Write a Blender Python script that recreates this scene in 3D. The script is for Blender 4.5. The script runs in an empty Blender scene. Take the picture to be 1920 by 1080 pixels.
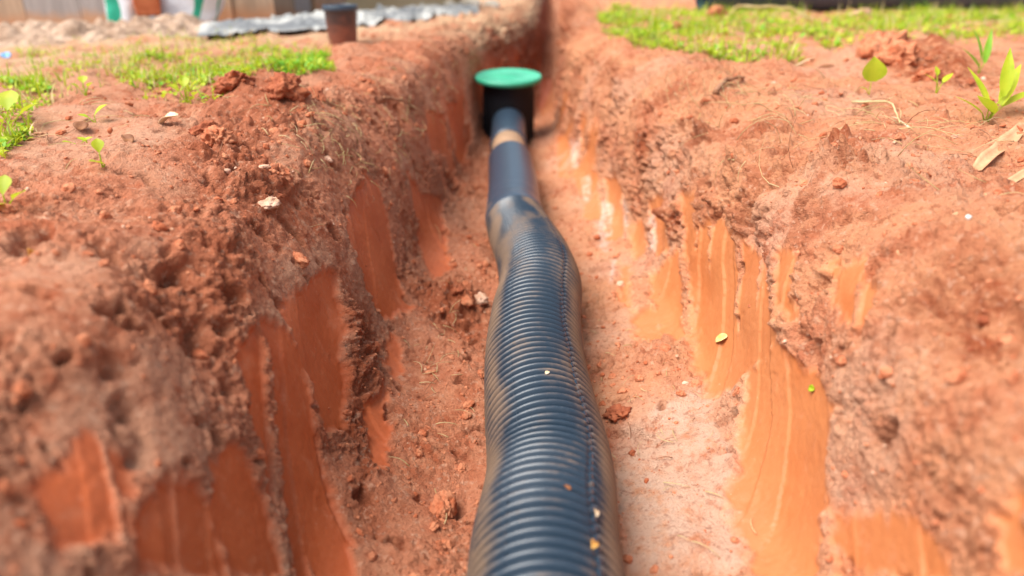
import bpy, math, random
import numpy as np
from mathutils import Vector, Matrix

random.seed(7)
rng = np.random.default_rng(11)
scene = bpy.context.scene
COL = scene.collection

# ---------- shape of the ground: a reference cross-section swept along the trench ----------
# knots of the cross-section: x (m, left negative) and drop (m below the camera)
KX = np.array([-60,-25,-10,-4.0,-2.0,-1.2,-0.80,-0.62,-0.48,-0.395,-0.335,-0.290,-0.26,-0.228,-0.185,-0.10,0.03,0.14,0.24,0.31,0.340,0.360,0.384,0.415,0.475,0.580,0.90,1.3,2.2,4.5,10,25,60])
KD = np.array([.30,.30,.29,.285,.28,.275,.272,.270,.276,.300,.358,.435,.53,.605,.642,.660,.676,.664,.645,.618,.56,.475,.400,.345,.303,.272,.261,.26,.26,.265,.27,.28,.30])
KT = np.concatenate([[0], np.cumsum(np.hypot(np.diff(KX), np.diff(KD)))])
KT = KT - np.interp(0.03, KX, KT)
CAM_H = 0.27
def sm(x, a, b):
    u = np.clip((x - a) / (b - a), 0, 1)
    return u * u * (3 - 2 * u)
def hermite(t, tk, vk):
    m = np.zeros_like(vk)
    d = np.diff(vk) / np.diff(tk)
    m[1:-1] = np.where(d[1:] * d[:-1] > 0, 2 * d[1:] * d[:-1] / np.where(np.abs(d[1:] + d[:-1]) < 1e-12, 1, d[1:] + d[:-1]), 0)
    m[0], m[-1] = d[0], d[-1]
    i = np.clip(np.searchsorted(tk, t) - 1, 0, len(tk) - 2)
    h = tk[i + 1] - tk[i]
    u = (t - tk[i]) / h
    return ((2*u**3-3*u**2+1)*vk[i] + (u**3-2*u**2+u)*h*m[i] + (-2*u**3+3*u**2)*vk[i+1] + (u**3-u**2)*h*m[i+1])
def surf(y, t):
    """a point of the bare ground: y along the trench, t the length along its cross-section"""
    xr = hermite(t, KT, KX)
    dr = hermite(t, KT, KD)
    w = np.interp(y, [-3, 1.1, 1.6, 2.1, 2.7, 3.1, 3.7, 12], [1, 1, .93, .78, .62, .50, .33, .33])
    cx = np.interp(y, [-3, 2.5, 3.0, 3.5, 4.3, 5.2, 12], [0, 0, .01, .09, .19, .26, .62])
    inner = 1 - sm(np.abs(xr), .75, 1.9)
    x = xr * (1 + (w - 1) * inner) + cx * inner
    depth = sm(y, -2.6, -1.6) * (1 - sm(y, 8.5, 10.5))
    g = 0.27 + 0.03 * sm(-x, .9, 3.0) + 0.05 * sm(y, 3.0, 5.5)
    drop = g + (dr - 0.27) * (depth * inner + (1 - inner))
    return x, y + 0 * x, CAM_H - drop

# ---------- places on the ground, as (y, t) pairs of surf() or as (x, y, z) ----------
SCRAPE_LEFT = [
    [(0.741,-0.494), (0.810,-0.496), (0.861,-0.455), (0.863,-0.413), (0.819,-0.358), (0.771,-0.289), (0.709,-0.238), (0.646,-0.205), (0.602,-0.278), (0.627,-0.318), (0.654,-0.377), (0.678,-0.438)],
    [(0.590,-0.455), (0.643,-0.432), (0.643,-0.379), (0.618,-0.327), (0.596,-0.285), (0.525,-0.362), (0.548,-0.419)],
    [(0.867,-0.482), (1.069,-0.454), (1.092,-0.425), (1.022,-0.362), (0.949,-0.308), (0.874,-0.282), (0.820,-0.314), (0.856,-0.381), (0.859,-0.436)],
    [(1.224,-0.465), (1.459,-0.499), (1.535,-0.463), (1.459,-0.348), (1.326,-0.245), (1.237,-0.264), (1.201,-0.327), (1.206,-0.410)],
    [(1.739,-0.444), (1.795,-0.345), (1.987,-0.270), (1.591,-0.176), (1.522,-0.215), (1.667,-0.303)],
    [(1.203,-0.264), (1.193,-0.234), (1.062,-0.213), (1.069,-0.238)],
    [(0.441,-0.557), (0.504,-0.549), (0.510,-0.517), (0.458,-0.478), (0.408,-0.515)],
    [(0.480,-0.488), (0.542,-0.476), (0.565,-0.436), (0.522,-0.366), (0.434,-0.457)],
    [(2.408,-0.463), (2.740,-0.415), (2.666,-0.283), (2.383,-0.264), (2.284,-0.350)],
    [(2.139,-0.499), (2.328,-0.444), (2.227,-0.339), (2.033,-0.396)],
    [(0.957,-0.259), (1.037,-0.243), (0.939,-0.213), (0.815,-0.209), (0.850,-0.232)],
]
SCRAPE_RIGHT = [
    [(0.951,0.364), (0.893,0.441), (0.796,0.460), (0.724,0.448), (0.667,0.387), (0.606,0.305), (0.636,0.244), (0.693,0.252), (0.765,0.246), (0.801,0.273), (0.904,0.311)],
    [(1.158,0.292), (1.318,0.374), (1.346,0.452), (1.255,0.500), (1.055,0.498), (0.898,0.437), (0.943,0.359), (0.999,0.273)],
    [(1.483,0.282), (1.413,0.376), (1.274,0.326), (1.156,0.271), (1.234,0.250)],
    [(1.604,0.238), (1.554,0.259), (1.346,0.217), (1.392,0.200)],
    [(2.476,0.263), (2.218,0.326), (1.864,0.244), (1.933,0.213)],
    [(1.750,0.309), (1.699,0.355), (1.561,0.296), (1.574,0.257)],
    [(0.902,0.565), (0.808,0.603), (0.719,0.567), (0.727,0.531), (0.819,0.532)],
    [(0.636,0.368), (0.559,0.456), (0.472,0.443), (0.585,0.328)],
    [(0.475,0.511), (0.469,0.550), (0.418,0.500), (0.441,0.475)],
    [(1.493,0.466), (1.425,0.502), (1.287,0.387), (1.326,0.347)],
    [(4.592,-0.220), (5.105,0.015), (3.473,0.269), (3.386,0.122)],
    [(2.103,0.334), (1.982,0.374), (1.713,0.273), (1.768,0.238)],
    [(1.684,0.393), (1.591,0.439), (1.449,0.355), (1.525,0.313)],
    [(2.907,0.254), (2.758,0.336), (2.313,0.232), (2.353,0.187)],
    [(1.029,0.523), (0.968,0.540), (0.867,0.487), (0.910,0.466)],
    [(1.323,0.217), (1.340,0.263), (1.196,0.246), (1.213,0.211)],
]
CRUST_AND_GLINT = [  # dry crust, and wet clay highlights painted pale on the right wall
    [(0.922,0.137), (1.035,0.265), (0.847,0.275), (0.771,0.248), (0.693,0.252), (0.639,0.234), (0.664,0.108)],
    [(1.446,-1.232), (1.557,-1.124), (1.211,-0.794), (1.075,-0.784), (0.982,-0.841), (1.011,-0.931)],
    [(0.550,-0.549), (0.592,-0.509), (0.588,-0.457), (0.526,-0.490)],
    [(0.532,-0.591), (0.593,-0.557), (0.530,-0.518), (0.485,-0.553)],
    [(2.012,0.276), (1.937,0.303), (1.684,0.225), (1.713,0.210)],  # the right wall streaks from here: white shine painted as pale clay
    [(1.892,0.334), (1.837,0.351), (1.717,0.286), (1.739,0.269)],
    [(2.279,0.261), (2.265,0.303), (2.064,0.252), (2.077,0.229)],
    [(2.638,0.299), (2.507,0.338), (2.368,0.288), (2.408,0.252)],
    [(0.935,-0.515), (1.105,-0.486), (1.148,-0.438), (0.947,-0.473)],
    [(1.208,-0.476), (1.255,-0.454), (1.190,-0.343), (1.216,-0.257), (1.151,-0.266), (1.129,-0.362)],
    [(0.803,-0.505), (0.841,-0.494), (0.898,-0.446), (0.918,-0.383), (0.885,-0.392), (0.859,-0.454)],
    [(0.674,-0.406), (0.687,-0.396), (0.601,-0.280), (0.590,-0.293)],
    [(1.750,-0.505), (1.761,-0.444), (1.717,-0.396), (1.660,-0.432)],
]
MOIST = [
    [(1.761,-1.017), (1.821,-0.853), (1.581,-0.702), (1.363,-0.641), (1.156,-0.650), (1.132,-0.698), (1.298,-0.790)],
    [(1.211,-0.794), (1.234,-0.671), (1.129,-0.572), (0.976,-0.553), (0.916,-0.601), (1.016,-0.690)],
    [(1.075,-0.392), (1.163,-0.308), (0.933,-0.224), (0.716,-0.201), (0.743,-0.243), (0.965,-0.318)],
    [(2.734,1.638), (2.752,1.789), (1.753,1.375), (1.688,1.201), (1.937,1.260)],
    [(0.841,-0.654), (0.916,-0.601), (0.838,-0.511), (0.694,-0.486), (0.665,-0.551), (0.723,-0.612)],
    [(1.474,-0.276), (1.471,-0.176), (1.443,-0.102), (1.250,-0.102), (1.304,-0.203)],
    [(1.252,0.735), (1.224,0.768), (1.049,0.682), (1.085,0.661)],
    [(0.719,0.603), (0.685,0.645), (0.651,0.662), (0.596,0.624), (0.616,0.590), (0.664,0.580)],
    [(1.912,0.504), (1.780,0.529), (1.724,0.468), (1.841,0.450)],
    [(1.608,0.399), (1.487,0.450), (1.410,0.406), (1.518,0.366)],
]
GRASS_LEFT = [
    [(2.289,-1.531), (2.627,-1.481), (2.368,-1.017), (2.008,-0.805), (1.825,-0.945), (1.452,-0.820), (1.554,-1.043), (1.853,-1.339)],
    [(1.888,-1.596), (1.970,-1.583), (1.625,-1.295), (1.340,-1.124), (1.073,-0.985)],
]
GRASS_SPARSE = [
    [(2.677,-2.017), (3.001,-1.886), (3.014,-1.623), (2.683,-1.192), (2.227,-0.935), (1.761,-1.202), (1.567,-1.243), (1.506,-1.306)],
]
GRASS_RIGHT = [
    [(3.379,0.915), (4.337,1.191), (4.356,1.861), (2.932,1.613), (2.121,1.172), (2.051,0.968), (2.153,0.922), (2.255,0.857), (2.518,0.804), (2.817,0.766)],
    [(2.932,1.537), (4.319,2.048), (5.371,3.635), (2.638,1.937), (2.481,1.678), (2.734,1.652), (2.275,1.342)],
]
CLUMP = [
    [(1.966,-1.008), (2.246,-1.124), (2.284,-1.008), (2.086,-0.864), (1.912,-0.809), (1.837,-0.876)],
]
PAINTED_GLINT = [  # wet shine of the right wall, painted as pale streaks
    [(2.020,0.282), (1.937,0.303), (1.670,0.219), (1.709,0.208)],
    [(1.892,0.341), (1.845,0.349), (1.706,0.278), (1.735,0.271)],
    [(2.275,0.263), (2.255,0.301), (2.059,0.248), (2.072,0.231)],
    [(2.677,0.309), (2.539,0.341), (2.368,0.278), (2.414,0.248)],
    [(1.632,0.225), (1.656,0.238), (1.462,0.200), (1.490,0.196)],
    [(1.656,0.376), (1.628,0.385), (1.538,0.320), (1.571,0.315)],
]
PITS = [(0.770,-0.595,0.017,0.05), (0.740,-0.742,0.022,0.045), (2.144,-0.261,0.035,0.06), (1.153,0.712,0.022,0.03), (0.640,0.626,0.04,0.03), (0.688,0.626,0.02,0.02), (0.577,-0.576,0.012,0.02), (0.553,-0.539,0.012,0.02), (0.523,-0.511,0.012,0.018), (0.849,0.473,0.009,0.012), (0.867,0.515,0.01,0.012), (0.729,0.496,0.01,0.012), (0.620,0.471,0.012,0.015), (1.474,-0.092,0.02,0.02), (0.927,0.169,0.02,0.02), (0.807,-0.102,0.018,0.02), (1.203,0.189,0.015,0.014), (1.493,0.424,0.014,0.02), (1.818,0.498,0.02,0.02), (0.724,-0.543,0.018,0.02), (0.697,-0.530,0.02,0.02)]
SWELLS = [(1.515,-0.794,0.09,0.035), (1.087,-0.734,0.07,0.02), (2.157,1.501,0.17,0.04), (1.407,-0.194,0.06,0.02), (1.122,-0.132,0.07,0.015), (1.105,0.190,0.07,0.02), (0.869,0.229,0.08,0.018), (1.363,-0.641,0.08,0.012), (0.918,0.494,0.06,0.012), (0.807,0.672,0.07,0.02), (0.609,-0.625,0.08,0.02), (1.035,-0.295,0.04,0.016), (0.808,-0.226,0.04,0.02), (1.022,-0.362,0.03,0.012)]
POT = [(-0.620,2.835,-0.004)]
SACK = [(-1.689,3.532,-0.024), (-1.430,3.451,-0.017), (-1.656,3.677,-0.027)]
SPOT = {'lone_leaf': (1.604,0.997), 'seedling': (1.577,1.118), 'big_weed': (1.352,1.069), 'tall_weed': (1.837,1.408), 'tan_leaf': (1.285,-0.847), 'brown_leaf': (1.293,-1.008), 'low_brown': (1.148,-0.838), 'orange_leaf': (0.746,-0.750), 'yellow_leaf': (1.080,0.341), 'green_scrap': (0.783,0.433), 'white_pebble': (0.796,0.699), 'bark': (2.117,0.827), 'twig_a': (1.667,0.680), 'twig_b': (1.837,0.840), 'husk_a': (1.022,0.834), 'husk_b': (1.180,1.006), 'husk2_a': (0.785,0.618), 'husk2_b': (0.957,0.859), 'left_seedling': (1.608,-1.202), 'tilted': (1.332,-1.008), 'tiny': (1.203,-0.948), 'clover': (1.541,-0.943), 'hang': (1.449,-0.845), 'yellowish': (0.986,-0.792), 'edge_weed': (1.321,-1.153), 'edge_low': (0.852,-0.841), 'stalk_a': (1.268,0.863), 'stalk_b': (1.443,0.936), 'stalk_c': (1.509,0.907), 'stalk2_a': (1.293,0.873), 'stalk2_b': (1.611,1.100), 'rim_leaf_a': (1.987,1.056), 'rim_leaf_b': (2.055,1.270), 'dark_clod': (1.490,-0.782), 'dark_clod2': (1.512,-0.713), 'chip1': (1.042,-0.580), 'chip2': (0.999,-0.494), 'pit_clod': (1.173,0.724), 'cross_twig_a': (1.277,-1.078), 'cross_twig_b': (1.198,-1.000), 'blue': (2.455,-1.902), 'pot': (2.799,-1.212), 'clump': (2.029,-0.964), 'floor_hole': (0.798,-0.123), 'side_clod': (0.978,0.137), 'tinycrumb': (0.891,0.143)}


# =====================================================================  noise
_g = np.random.default_rng(3)
_perm = np.tile(_g.permutation(256), 4).astype(np.int32)
_grad = _g.normal(size=(256, 3)); _grad /= np.linalg.norm(_grad, axis=1)[:, None]
_grad = _grad.astype(np.float32)
def perlin(p, scale=1.0, seed=0):
    q = p.astype(np.float32) * np.float32(scale) + np.float32(seed * 17.31)
    i = np.floor(q).astype(np.int32); f = q - i; i &= 255
    u = f * f * f * (f * (f * 6 - 15) + 10)
    r = 0
    for dx in (0, 1):
        wx = u[:, 0] if dx else 1 - u[:, 0]
        a = _perm[(i[:, 0] + dx) & 255]
        for dy in (0, 1):
            wy = u[:, 1] if dy else 1 - u[:, 1]
            b = _perm[a + ((i[:, 1] + dy) & 255)]
            for dz in (0, 1):
                wz = u[:, 2] if dz else 1 - u[:, 2]
                h = _grad[_perm[b + ((i[:, 2] + dz) & 255)]]
                d = h[:, 0] * (f[:, 0] - dx) + h[:, 1] * (f[:, 1] - dy) + h[:, 2] * (f[:, 2] - dz)
                r = r + d * wx * wy * wz
    return r * 1.5
def clods(y, t, cell, seed, fill=.7):
    """a field of half-buried lumps on the (y, t) sheet, 0..1"""
    gy = y / cell; gt = t / cell
    iy = np.floor(gy).astype(np.int64); it = np.floor(gt).astype(np.int64)
    best = np.zeros_like(y)
    for dy in (-1, 0, 1):
        for dt in (-1, 0, 1):
            cy = iy + dy; ct = it + dt
            h = (cy * 73856093 ^ ct * 19349663 ^ (seed * 83492791)) & 0xffffff
            r1 = (h % 1013) / 1013.; r2 = ((h // 7) % 997) / 997.; r3 = ((h // 31) % 991) / 991.; r4 = ((h // 101) % 983) / 983.
            rad = .28 + .42 * r3
            ang = r4 * 6.283; el = .6 + .4 * r2
            ey = gy - cy - .15 - .7 * r1; et = gt - ct - .15 - .7 * r2
            a = ey * np.cos(ang) + et * np.sin(ang); b = (-ey * np.sin(ang) + et * np.cos(ang)) / el
            d = 1 - (a * a + b * b) / (rad * rad)
            v = np.where(d > 0, np.sqrt(np.maximum(d, 0)), 0) * rad * 1.4 * (r4 < fill)
            best = np.maximum(best, v)
    return best
def facets(y, t, cell, seed, warp):
    """broken, chipped clay: every cell a little tilted plane, steps between them"""
    gy = y / cell + warp; gt = t / cell - warp
    iy = np.floor(gy).astype(np.int64); it = np.floor(gt).astype(np.int64)
    bd = np.full(y.shape, 9.); out = np.zeros_like(y)
    for dy in (-1, 0, 1):
        for dt in (-1, 0, 1):
            cy = iy + dy; ct = it + dt
            h = (cy * 73856093 ^ ct * 19349663 ^ (seed * 83492791)) & 0xffffff
            h = (h * 1103515245 + 12345) & 0x7fffffff
            r1 = (h % 1013) / 1013.; r2 = ((h // 7) % 997) / 997.; r3 = ((h // 31) % 991) / 991.; r4 = ((h // 101) % 983) / 983.; r5 = ((h // 977) % 971) / 971.
            ey = gy - cy - r1; et = gt - ct - r2
            dd = ey * ey + et * et; m = dd < bd; bd = np.where(m, dd, bd)
            out = np.where(m, r3 - .5 + 1.3 * (ey * (r4 - .5) + et * (r5 - .5)) - .6 * dd, out)
    return out
def strips(y, width, seed, n):
    """n random numbers for each tooth mark along the wall, and the distance to its nearer edge (0..1)"""
    g = y / width; i = np.floor(g).astype(np.int64); f = g - i
    def h(k, q): return (((k * 2654435761 + seed * 97 + q * 7919) & 0xffffffff) * 2246822519 >> 7 & 0xffff) / 65535.
    j0 = .9 * (h(i, 99) - .5); j1 = .9 * (h(i + 1, 99) - .5)
    i = np.where(f < j0, i - 1, np.where(f > 1 + j1, i + 1, i))
    lo = i + .9 * (h(i, 99) - .5); hi = i + 1 + .9 * (h(i + 1, 99) - .5); u = (g - lo) / (hi - lo)
    return [h(i, q) for q in range(n)], np.minimum(u, 1 - u), u
def poly_sd(y, t, poly, pad):
    """signed distance to a polygon, positive inside; -pad beyond its box"""
    P = np.array(poly); out = np.full(y.shape, -pad, dtype=np.float32)
    m = (y > P[:, 0].min() - pad) & (y < P[:, 0].max() + pad) & (t > P[:, 1].min() - pad) & (t < P[:, 1].max() + pad)
    if not m.any(): return out
    yy = y[m]; tt = t[m]; d2 = np.full(yy.shape, 1e9); ins = np.zeros(yy.shape, bool)
    for k in range(len(P)):
        a = P[k]; b = P[(k + 1) % len(P)]; e = b - a
        h = np.clip(((yy - a[0]) * e[0] + (tt - a[1]) * e[1]) / (e @ e + 1e-12), 0, 1)
        d2 = np.minimum(d2, (yy - a[0] - h * e[0]) ** 2 + (tt - a[1] - h * e[1]) ** 2)
        c = (a[1] > tt) != (b[1] > tt)
        if abs(e[1]) > 1e-12:
            ins ^= c & (yy < e[0] * (tt - a[1]) / e[1] + a[0])
    out[m] = np.where(ins, 1, -1) * np.minimum(np.sqrt(d2), pad)
    return out
def mask(y, t, polys, jitter, soft, pad=.15):
    s = np.full(y.shape, -pad, dtype=np.float32)
    for p in polys: s = np.maximum(s, poly_sd(y, t, p, pad))
    return sm(s + jitter, -soft, soft)

# =====================================================================  materials
def new_mat(name):
    m = bpy.data.materials.new(name); m.use_nodes = True
    nt = m.node_tree; return m, nt, nt.nodes['Principled BSDF']
def N(nt, kind, **kw):
    n = nt.nodes.new(kind)
    for k, v in kw.items():
        if k in n.inputs: n.inputs[k].default_value = v
        else: setattr(n, k, v)
    return n
def mixc(nt, fac, a, b, mode='MIX'):
    n = nt.nodes.new('ShaderNodeMix'); n.data_type = 'RGBA'; n.blend_type = mode
    for s, v in ((0, fac), (6, a), (7, b)):
        if isinstance(v, bpy.types.NodeSocket): nt.links.new(v, n.inputs[s])
        elif s == 0: n.inputs[0].default_value = v
        else: n.inputs[s].default_value = (*v, 1) if len(v) == 3 else v
    return n.outputs[2]
def ramp(nt, fac, a, b):
    n = nt.nodes.new('ShaderNodeMapRange'); n.interpolation_type = 'SMOOTHSTEP'
    n.inputs['From Min'].default_value = a; n.inputs['From Max'].default_value = b
    nt.links.new(fac, n.inputs['Value']); return n.outputs[0]
def mul(nt, a, b):
    n = nt.nodes.new('ShaderNodeMath'); n.operation = 'MULTIPLY'
    for k, v in enumerate((a, b)):
        if isinstance(v, bpy.types.NodeSocket): nt.links.new(v, n.inputs[k])
        else: n.inputs[k].default_value = v
    return n.outputs[0]
def noise(nt, co, scale, detail=4, rough=.6, dist=0):
    n = N(nt, 'ShaderNodeTexNoise'); n.inputs['Scale'].default_value = scale; n.inputs['Detail'].default_value = detail
    n.inputs['Roughness'].default_value = rough; n.inputs['Distortion'].default_value = dist
    nt.links.new(co, n.inputs['Vector']); return n.outputs['Fac']
def attr(nt, name):
    n = nt.nodes.new('ShaderNodeAttribute'); n.attribute_name = name; return n.outputs['Fac']
def bump(nt, bsdf, h, strength, dist):
    n = nt.nodes.new('ShaderNodeBump'); n.inputs['Distance'].default_value = dist
    if isinstance(strength, bpy.types.NodeSocket): nt.links.new(strength, n.inputs['Strength'])
    else: n.inputs['Strength'].default_value = strength
    nt.links.new(h, n.inputs['Height']); nt.links.new(n.outputs[0], bsdf.inputs['Normal'])

def clay_material():
    m, nt, b = new_mat('red_clay')
    co = nt.nodes.new('ShaderNodeTexCoord').outputs['Object']
    n1 = noise(nt, co, 7, 5); n2 = noise(nt, co, 38, 5, .65); n3 = noise(nt, co, 170, 4, .7); n4 = noise(nt, co, 420, 3, .7)
    och = attr(nt, 'ochre')
    c = mixc(nt, ramp(nt, n2, .33, .68), (.43, .112, .045), (.61, .250, .132))
    c = mixc(nt, ramp(nt, n1, .35, .7), c, (.56, .215, .115))
    c = mixc(nt, mul(nt, och, ramp(nt, n1, .3, .6)), c, (.63, .275, .138))
    pale = mul(nt, attr(nt, 'pale'), ramp(nt, n2, .25, .55))
    c = mixc(nt, pale, c, mixc(nt, och, mixc(nt, n1, (.55, .24, .13), (.61, .33, .21)), mixc(nt, n1, (.60, .34, .22), (.68, .46, .35))))
    c = mixc(nt, mul(nt, attr(nt, 'moist'), ramp(nt, n2, .3, .6)), c, (.34, .080, .028))
    s1 = mixc(nt, ramp(nt, n1, .3, .7), (.42, .078, .017), (.50, .115, .032))
    s2 = mixc(nt, ramp(nt, n1, .3, .7), (.41, .118, .032), (.46, .155, .050))
    sc = mixc(nt, och, s1, s2)
    co2 = N(nt, 'ShaderNodeMapping'); co2.inputs['Scale'].default_value = (30, 30, 3); nt.links.new(co, co2.inputs['Vector'])
    stk = noise(nt, co2.outputs[0], 6, 4)
    sc = mixc(nt, mul(nt, ramp(nt, stk, .5, .8), .15), sc, (.34, .075, .016))
    sc = mixc(nt, mul(nt, attr(nt, 'tone'), mul(nt, och, .25)), sc, (.50, .185, .075))
    sc = mixc(nt, mul(nt, ramp(nt, n2, .56, .70), .3), sc, (.56, .22, .11))
    c = mixc(nt, mul(nt, attr(nt, 'scrape'), .92), c, sc)
    c = mixc(nt, mul(nt, attr(nt, 'ledge'), .04), c, (.64, .38, .26))
    rub = N(nt, 'ShaderNodeMath', operation='SUBTRACT'); rub.inputs[0].default_value = 1; nt.links.new(attr(nt, 'scrape'), rub.inputs[1])
    nA = noise(nt, co, 95, 3, .6)
    c = mixc(nt, mul(nt, mul(nt, ramp(nt, nA, .56, .68), rub.outputs[0]), .55), c, (.66, .38, .25))
    c = mixc(nt, mul(nt, mul(nt, ramp(nt, nA, .44, .32), rub.outputs[0]), .45), c, (.26, .060, .022))
    straw = mul(nt, attr(nt, 'pale'), ramp(nt, n3, .62, .72))
    c = mixc(nt, mul(nt, straw, .6), c, (.66, .50, .36))
    c = mixc(nt, mul(nt, mul(nt, mul(nt, ramp(nt, n4, .42, .33), ramp(nt, n2, .65, .45)), rub.outputs[0]), .6), c, (.16, .04, .015))
    c = mixc(nt, mul(nt, mul(nt, attr(nt, 'painted_glint'), ramp(nt, n2, .36, .62)), .55), c, (.70, .52, .44))  # highlights of wet clay put into the base colour
    # beyond the works: trampled sandy soil
    c = mixc(nt, mul(nt, attr(nt, 'sand'), ramp(nt, n1, .3, .6)), c, mixc(nt, n2, (.56, .33, .19), (.70, .47, .29)))
    nt.links.new(c, b.inputs['Base Color'])
    r = N(nt, 'ShaderNodeMapRange'); r.inputs['To Min'].default_value = .88; r.inputs['To Max'].default_value = .5
    nt.links.new(attr(nt, 'scrape'), r.inputs['Value']); nt.links.new(r.outputs[0], b.inputs['Roughness'])
    b.inputs['Specular IOR Level'].default_value = .3
    mixh = N(nt, 'ShaderNodeMath', operation='ADD'); nt.links.new(n3, mixh.inputs[0]); nt.links.new(mul(nt, n4, .6), mixh.inputs[1])
    st = N(nt, 'ShaderNodeMapRange'); st.inputs['To Min'].default_value = .8; st.inputs['To Max'].default_value = .12
    nt.links.new(attr(nt, 'scrape'), st.inputs['Value'])
    bump(nt, b, mixh.outputs[0], st.outputs[0], .012)
    return m
def simple(name, c1, c2, scale=30, rough=.8, bstr=.4, bdist=.003, spec=.4, detail=4, lo=.35, hi=.65, trans=0):
    m, nt, b = new_mat(name)
    co = nt.nodes.new('ShaderNodeTexCoord').outputs['Object']
    n = noise(nt, co, scale, detail)
    nt.links.new(mixc(nt, ramp(nt, n, lo, hi), c1, c2), b.inputs['Base Color'])
    b.inputs['Roughness'].default_value = rough; b.inputs['Specular IOR Level'].default_value = spec
    if bstr: bump(nt, b, noise(nt, co, scale * 3, 4), bstr, bdist)
    if trans:
        b.inputs['Transmission Weight'].default_value = 0
        t = N(nt, 'ShaderNodeBsdfTranslucent'); t.inputs['Color'].default_value = (*c2, 1)
        mx = N(nt, 'ShaderNodeMixShader'); mx.inputs[0].default_value = trans
        nt.links.new(b.outputs[0], mx.inputs[1]); nt.links.new(t.outputs[0], mx.inputs[2])
        nt.links.new(mx.outputs[0], nt.nodes['Material Output'].inputs[0])
    return m
def plastic(name, base, rough, mud_lo, mud_hi, mudc=(.42, .22, .11)):
    """black plastic with dried clay smeared where the mesh's 'mud' value says"""
    m, nt, b = new_mat(name)
    co = nt.nodes.new('ShaderNodeTexCoord').outputs['Object']
    n1 = noise(nt, co, 26, 6, .65, .4); n2 = noise(nt, co, 150, 4, .7); n3 = noise(nt, co, 6, 3)
    a = N(nt, 'ShaderNodeMath', operation='ADD'); nt.links.new(attr(nt, 'mud'), a.inputs[0]); nt.links.new(n1, a.inputs[1])
    a2 = N(nt, 'ShaderNodeMath', operation='ADD'); nt.links.new(a.outputs[0], a2.inputs[0]); nt.links.new(mul(nt, n2, .5), a2.inputs[1])
    f = mul(nt, ramp(nt, a2.outputs[0], mud_lo, mud_hi), .72)
    mc = mixc(nt, ramp(nt, n3, .35, .65), mudc, (mudc[0] * .7, mudc[1] * .68, mudc[2] * .62))
    dust = mixc(nt, mul(nt, ramp(nt, n2, .5, .8), .25), base, (base[0] + .05, base[1] + .055, base[2] + .06))
    nt.links.new(mixc(nt, f, dust, mc), b.inputs['Base Color'])
    r = N(nt, 'ShaderNodeMapRange'); r.inputs['To Min'].default_value = rough; r.inputs['To Max'].default_value = .85
    nt.links.new(f, r.inputs['Value']); nt.links.new(r.outputs[0], b.inputs['Roughness'])
    b.inputs['Specular IOR Level'].default_value = .25 if rough > .6 else .6
    bump(nt, b, n2, .12, .002)
    return m

M = {}
M['clay'] = clay_material()
M['clod'] = simple('clod_clay', (.40, .105, .04), (.56, .22, .11), 40, .9, .8, .006)
M['clod_dark'] = simple('moist_clod_clay', (.27, .066, .026), (.40, .12, .05), 40, .9, .8, .006)
M['clod_pale'] = simple('dry_clod_clay', (.52, .27, .16), (.66, .42, .30), 40, .9, .8, .006)
M['ribbed'] = plastic('black_corrugated_plastic', (.017, .034, .056), .30, .68, 1.55, (.27, .165, .095))
M['sleeve'] = plastic('black_smooth_plastic', (.028, .050, .080), .34, .95, 1.4)
M['spigot'] = plastic('muddy_plastic', (.05, .045, .04), .5, .55, .95, (.50, .30, .17))
M['black'] = plastic('black_basin_plastic', (.006, .006, .009), .62, 1.15, 1.6)
M['potp'] = plastic('black_pot_plastic', (.05, .032, .034), .5, .70, 1.15, (.34, .12, .07))
M['lid'] = simple('green_plastic', (.035, .33, .19), (.065, .40, .25), 12, .45, .1, .001)
M['grass'] = simple('grass_green', (.30, .43, .012), (.48, .54, .03), 14, .6, 0, trans=.35)
M['grass_dry'] = simple('dry_straw', (.50, .36, .15), (.66, .52, .28), 20, .7, 0, trans=.2)
M['leaf'] = simple('weed_leaf', (.34, .50, .015), (.52, .60, .03), 30, .5, .2, .001, trans=.4)
M['leaf_deep'] = simple('deep_weed_leaf', (.15, .42, .02), (.26, .52, .03), 30, .5, .2, .001, trans=.4)
M['leaf_brown'] = simple('dead_leaf_brown', (.16, .055, .02), (.30, .12, .045), 40, .7, .3, .001)
M['leaf_tan'] = simple('dead_leaf_tan', (.62, .42, .24), (.74, .58, .40), 40, .7, .3, .001)
M['leaf_orange'] = simple('dead_leaf_orange', (.60, .27, .05), (.72, .40, .10), 40, .7, .3, .001)
M['leaf_yellow'] = simple('dead_leaf_yellow', (.66, .45, .13), (.76, .60, .25), 40, .6, .3, .001)
M['twig'] = simple('twig_bark', (.20, .085, .04), (.36, .17, .09), 60, .85, .6, .002)
M['root'] = simple('pale_root', (.52, .26, .13), (.60, .35, .19), 40, .8, .5, .002)
M['bark'] = simple('bark_chip', (.30, .11, .06), (.50, .25, .16), 50, .9, .8, .004)
M['sheet'] = simple('grey_plastic_sheet', (.16, .17, .18), (.42, .42, .40), 4, .7, .3, .01, lo=.4, hi=.6)
M['sack'] = simple('white_woven_plastic', (.66, .70, .78), (.80, .82, .86), 9, .5, .25, .004)
M['sack_green'] = simple('green_woven_band', (.01, .30, .19), (.03, .40, .26), 9, .5, .25, .004)
M['brick'] = simple('terracotta', (.40, .10, .035), (.50, .15, .06), 30, .85, .5, .003)
M['cream'] = simple('pale_stone', (.50, .44, .34), (.70, .64, .54), 18, .85, .7, .01)
M['heap'] = simple('grey_brown_soil', (.30, .19, .125), (.52, .37, .27), 16, .95, .9, .02, detail=6)
M['panel'] = simple('beige_board', (.44, .36, .21), (.52, .44, .28), 3, .8, .2, .004)
M['blue'] = simple('blue_plastic_scrap', (.12, .32, .62), (.20, .42, .70), 20, .4, .2, .002)
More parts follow.
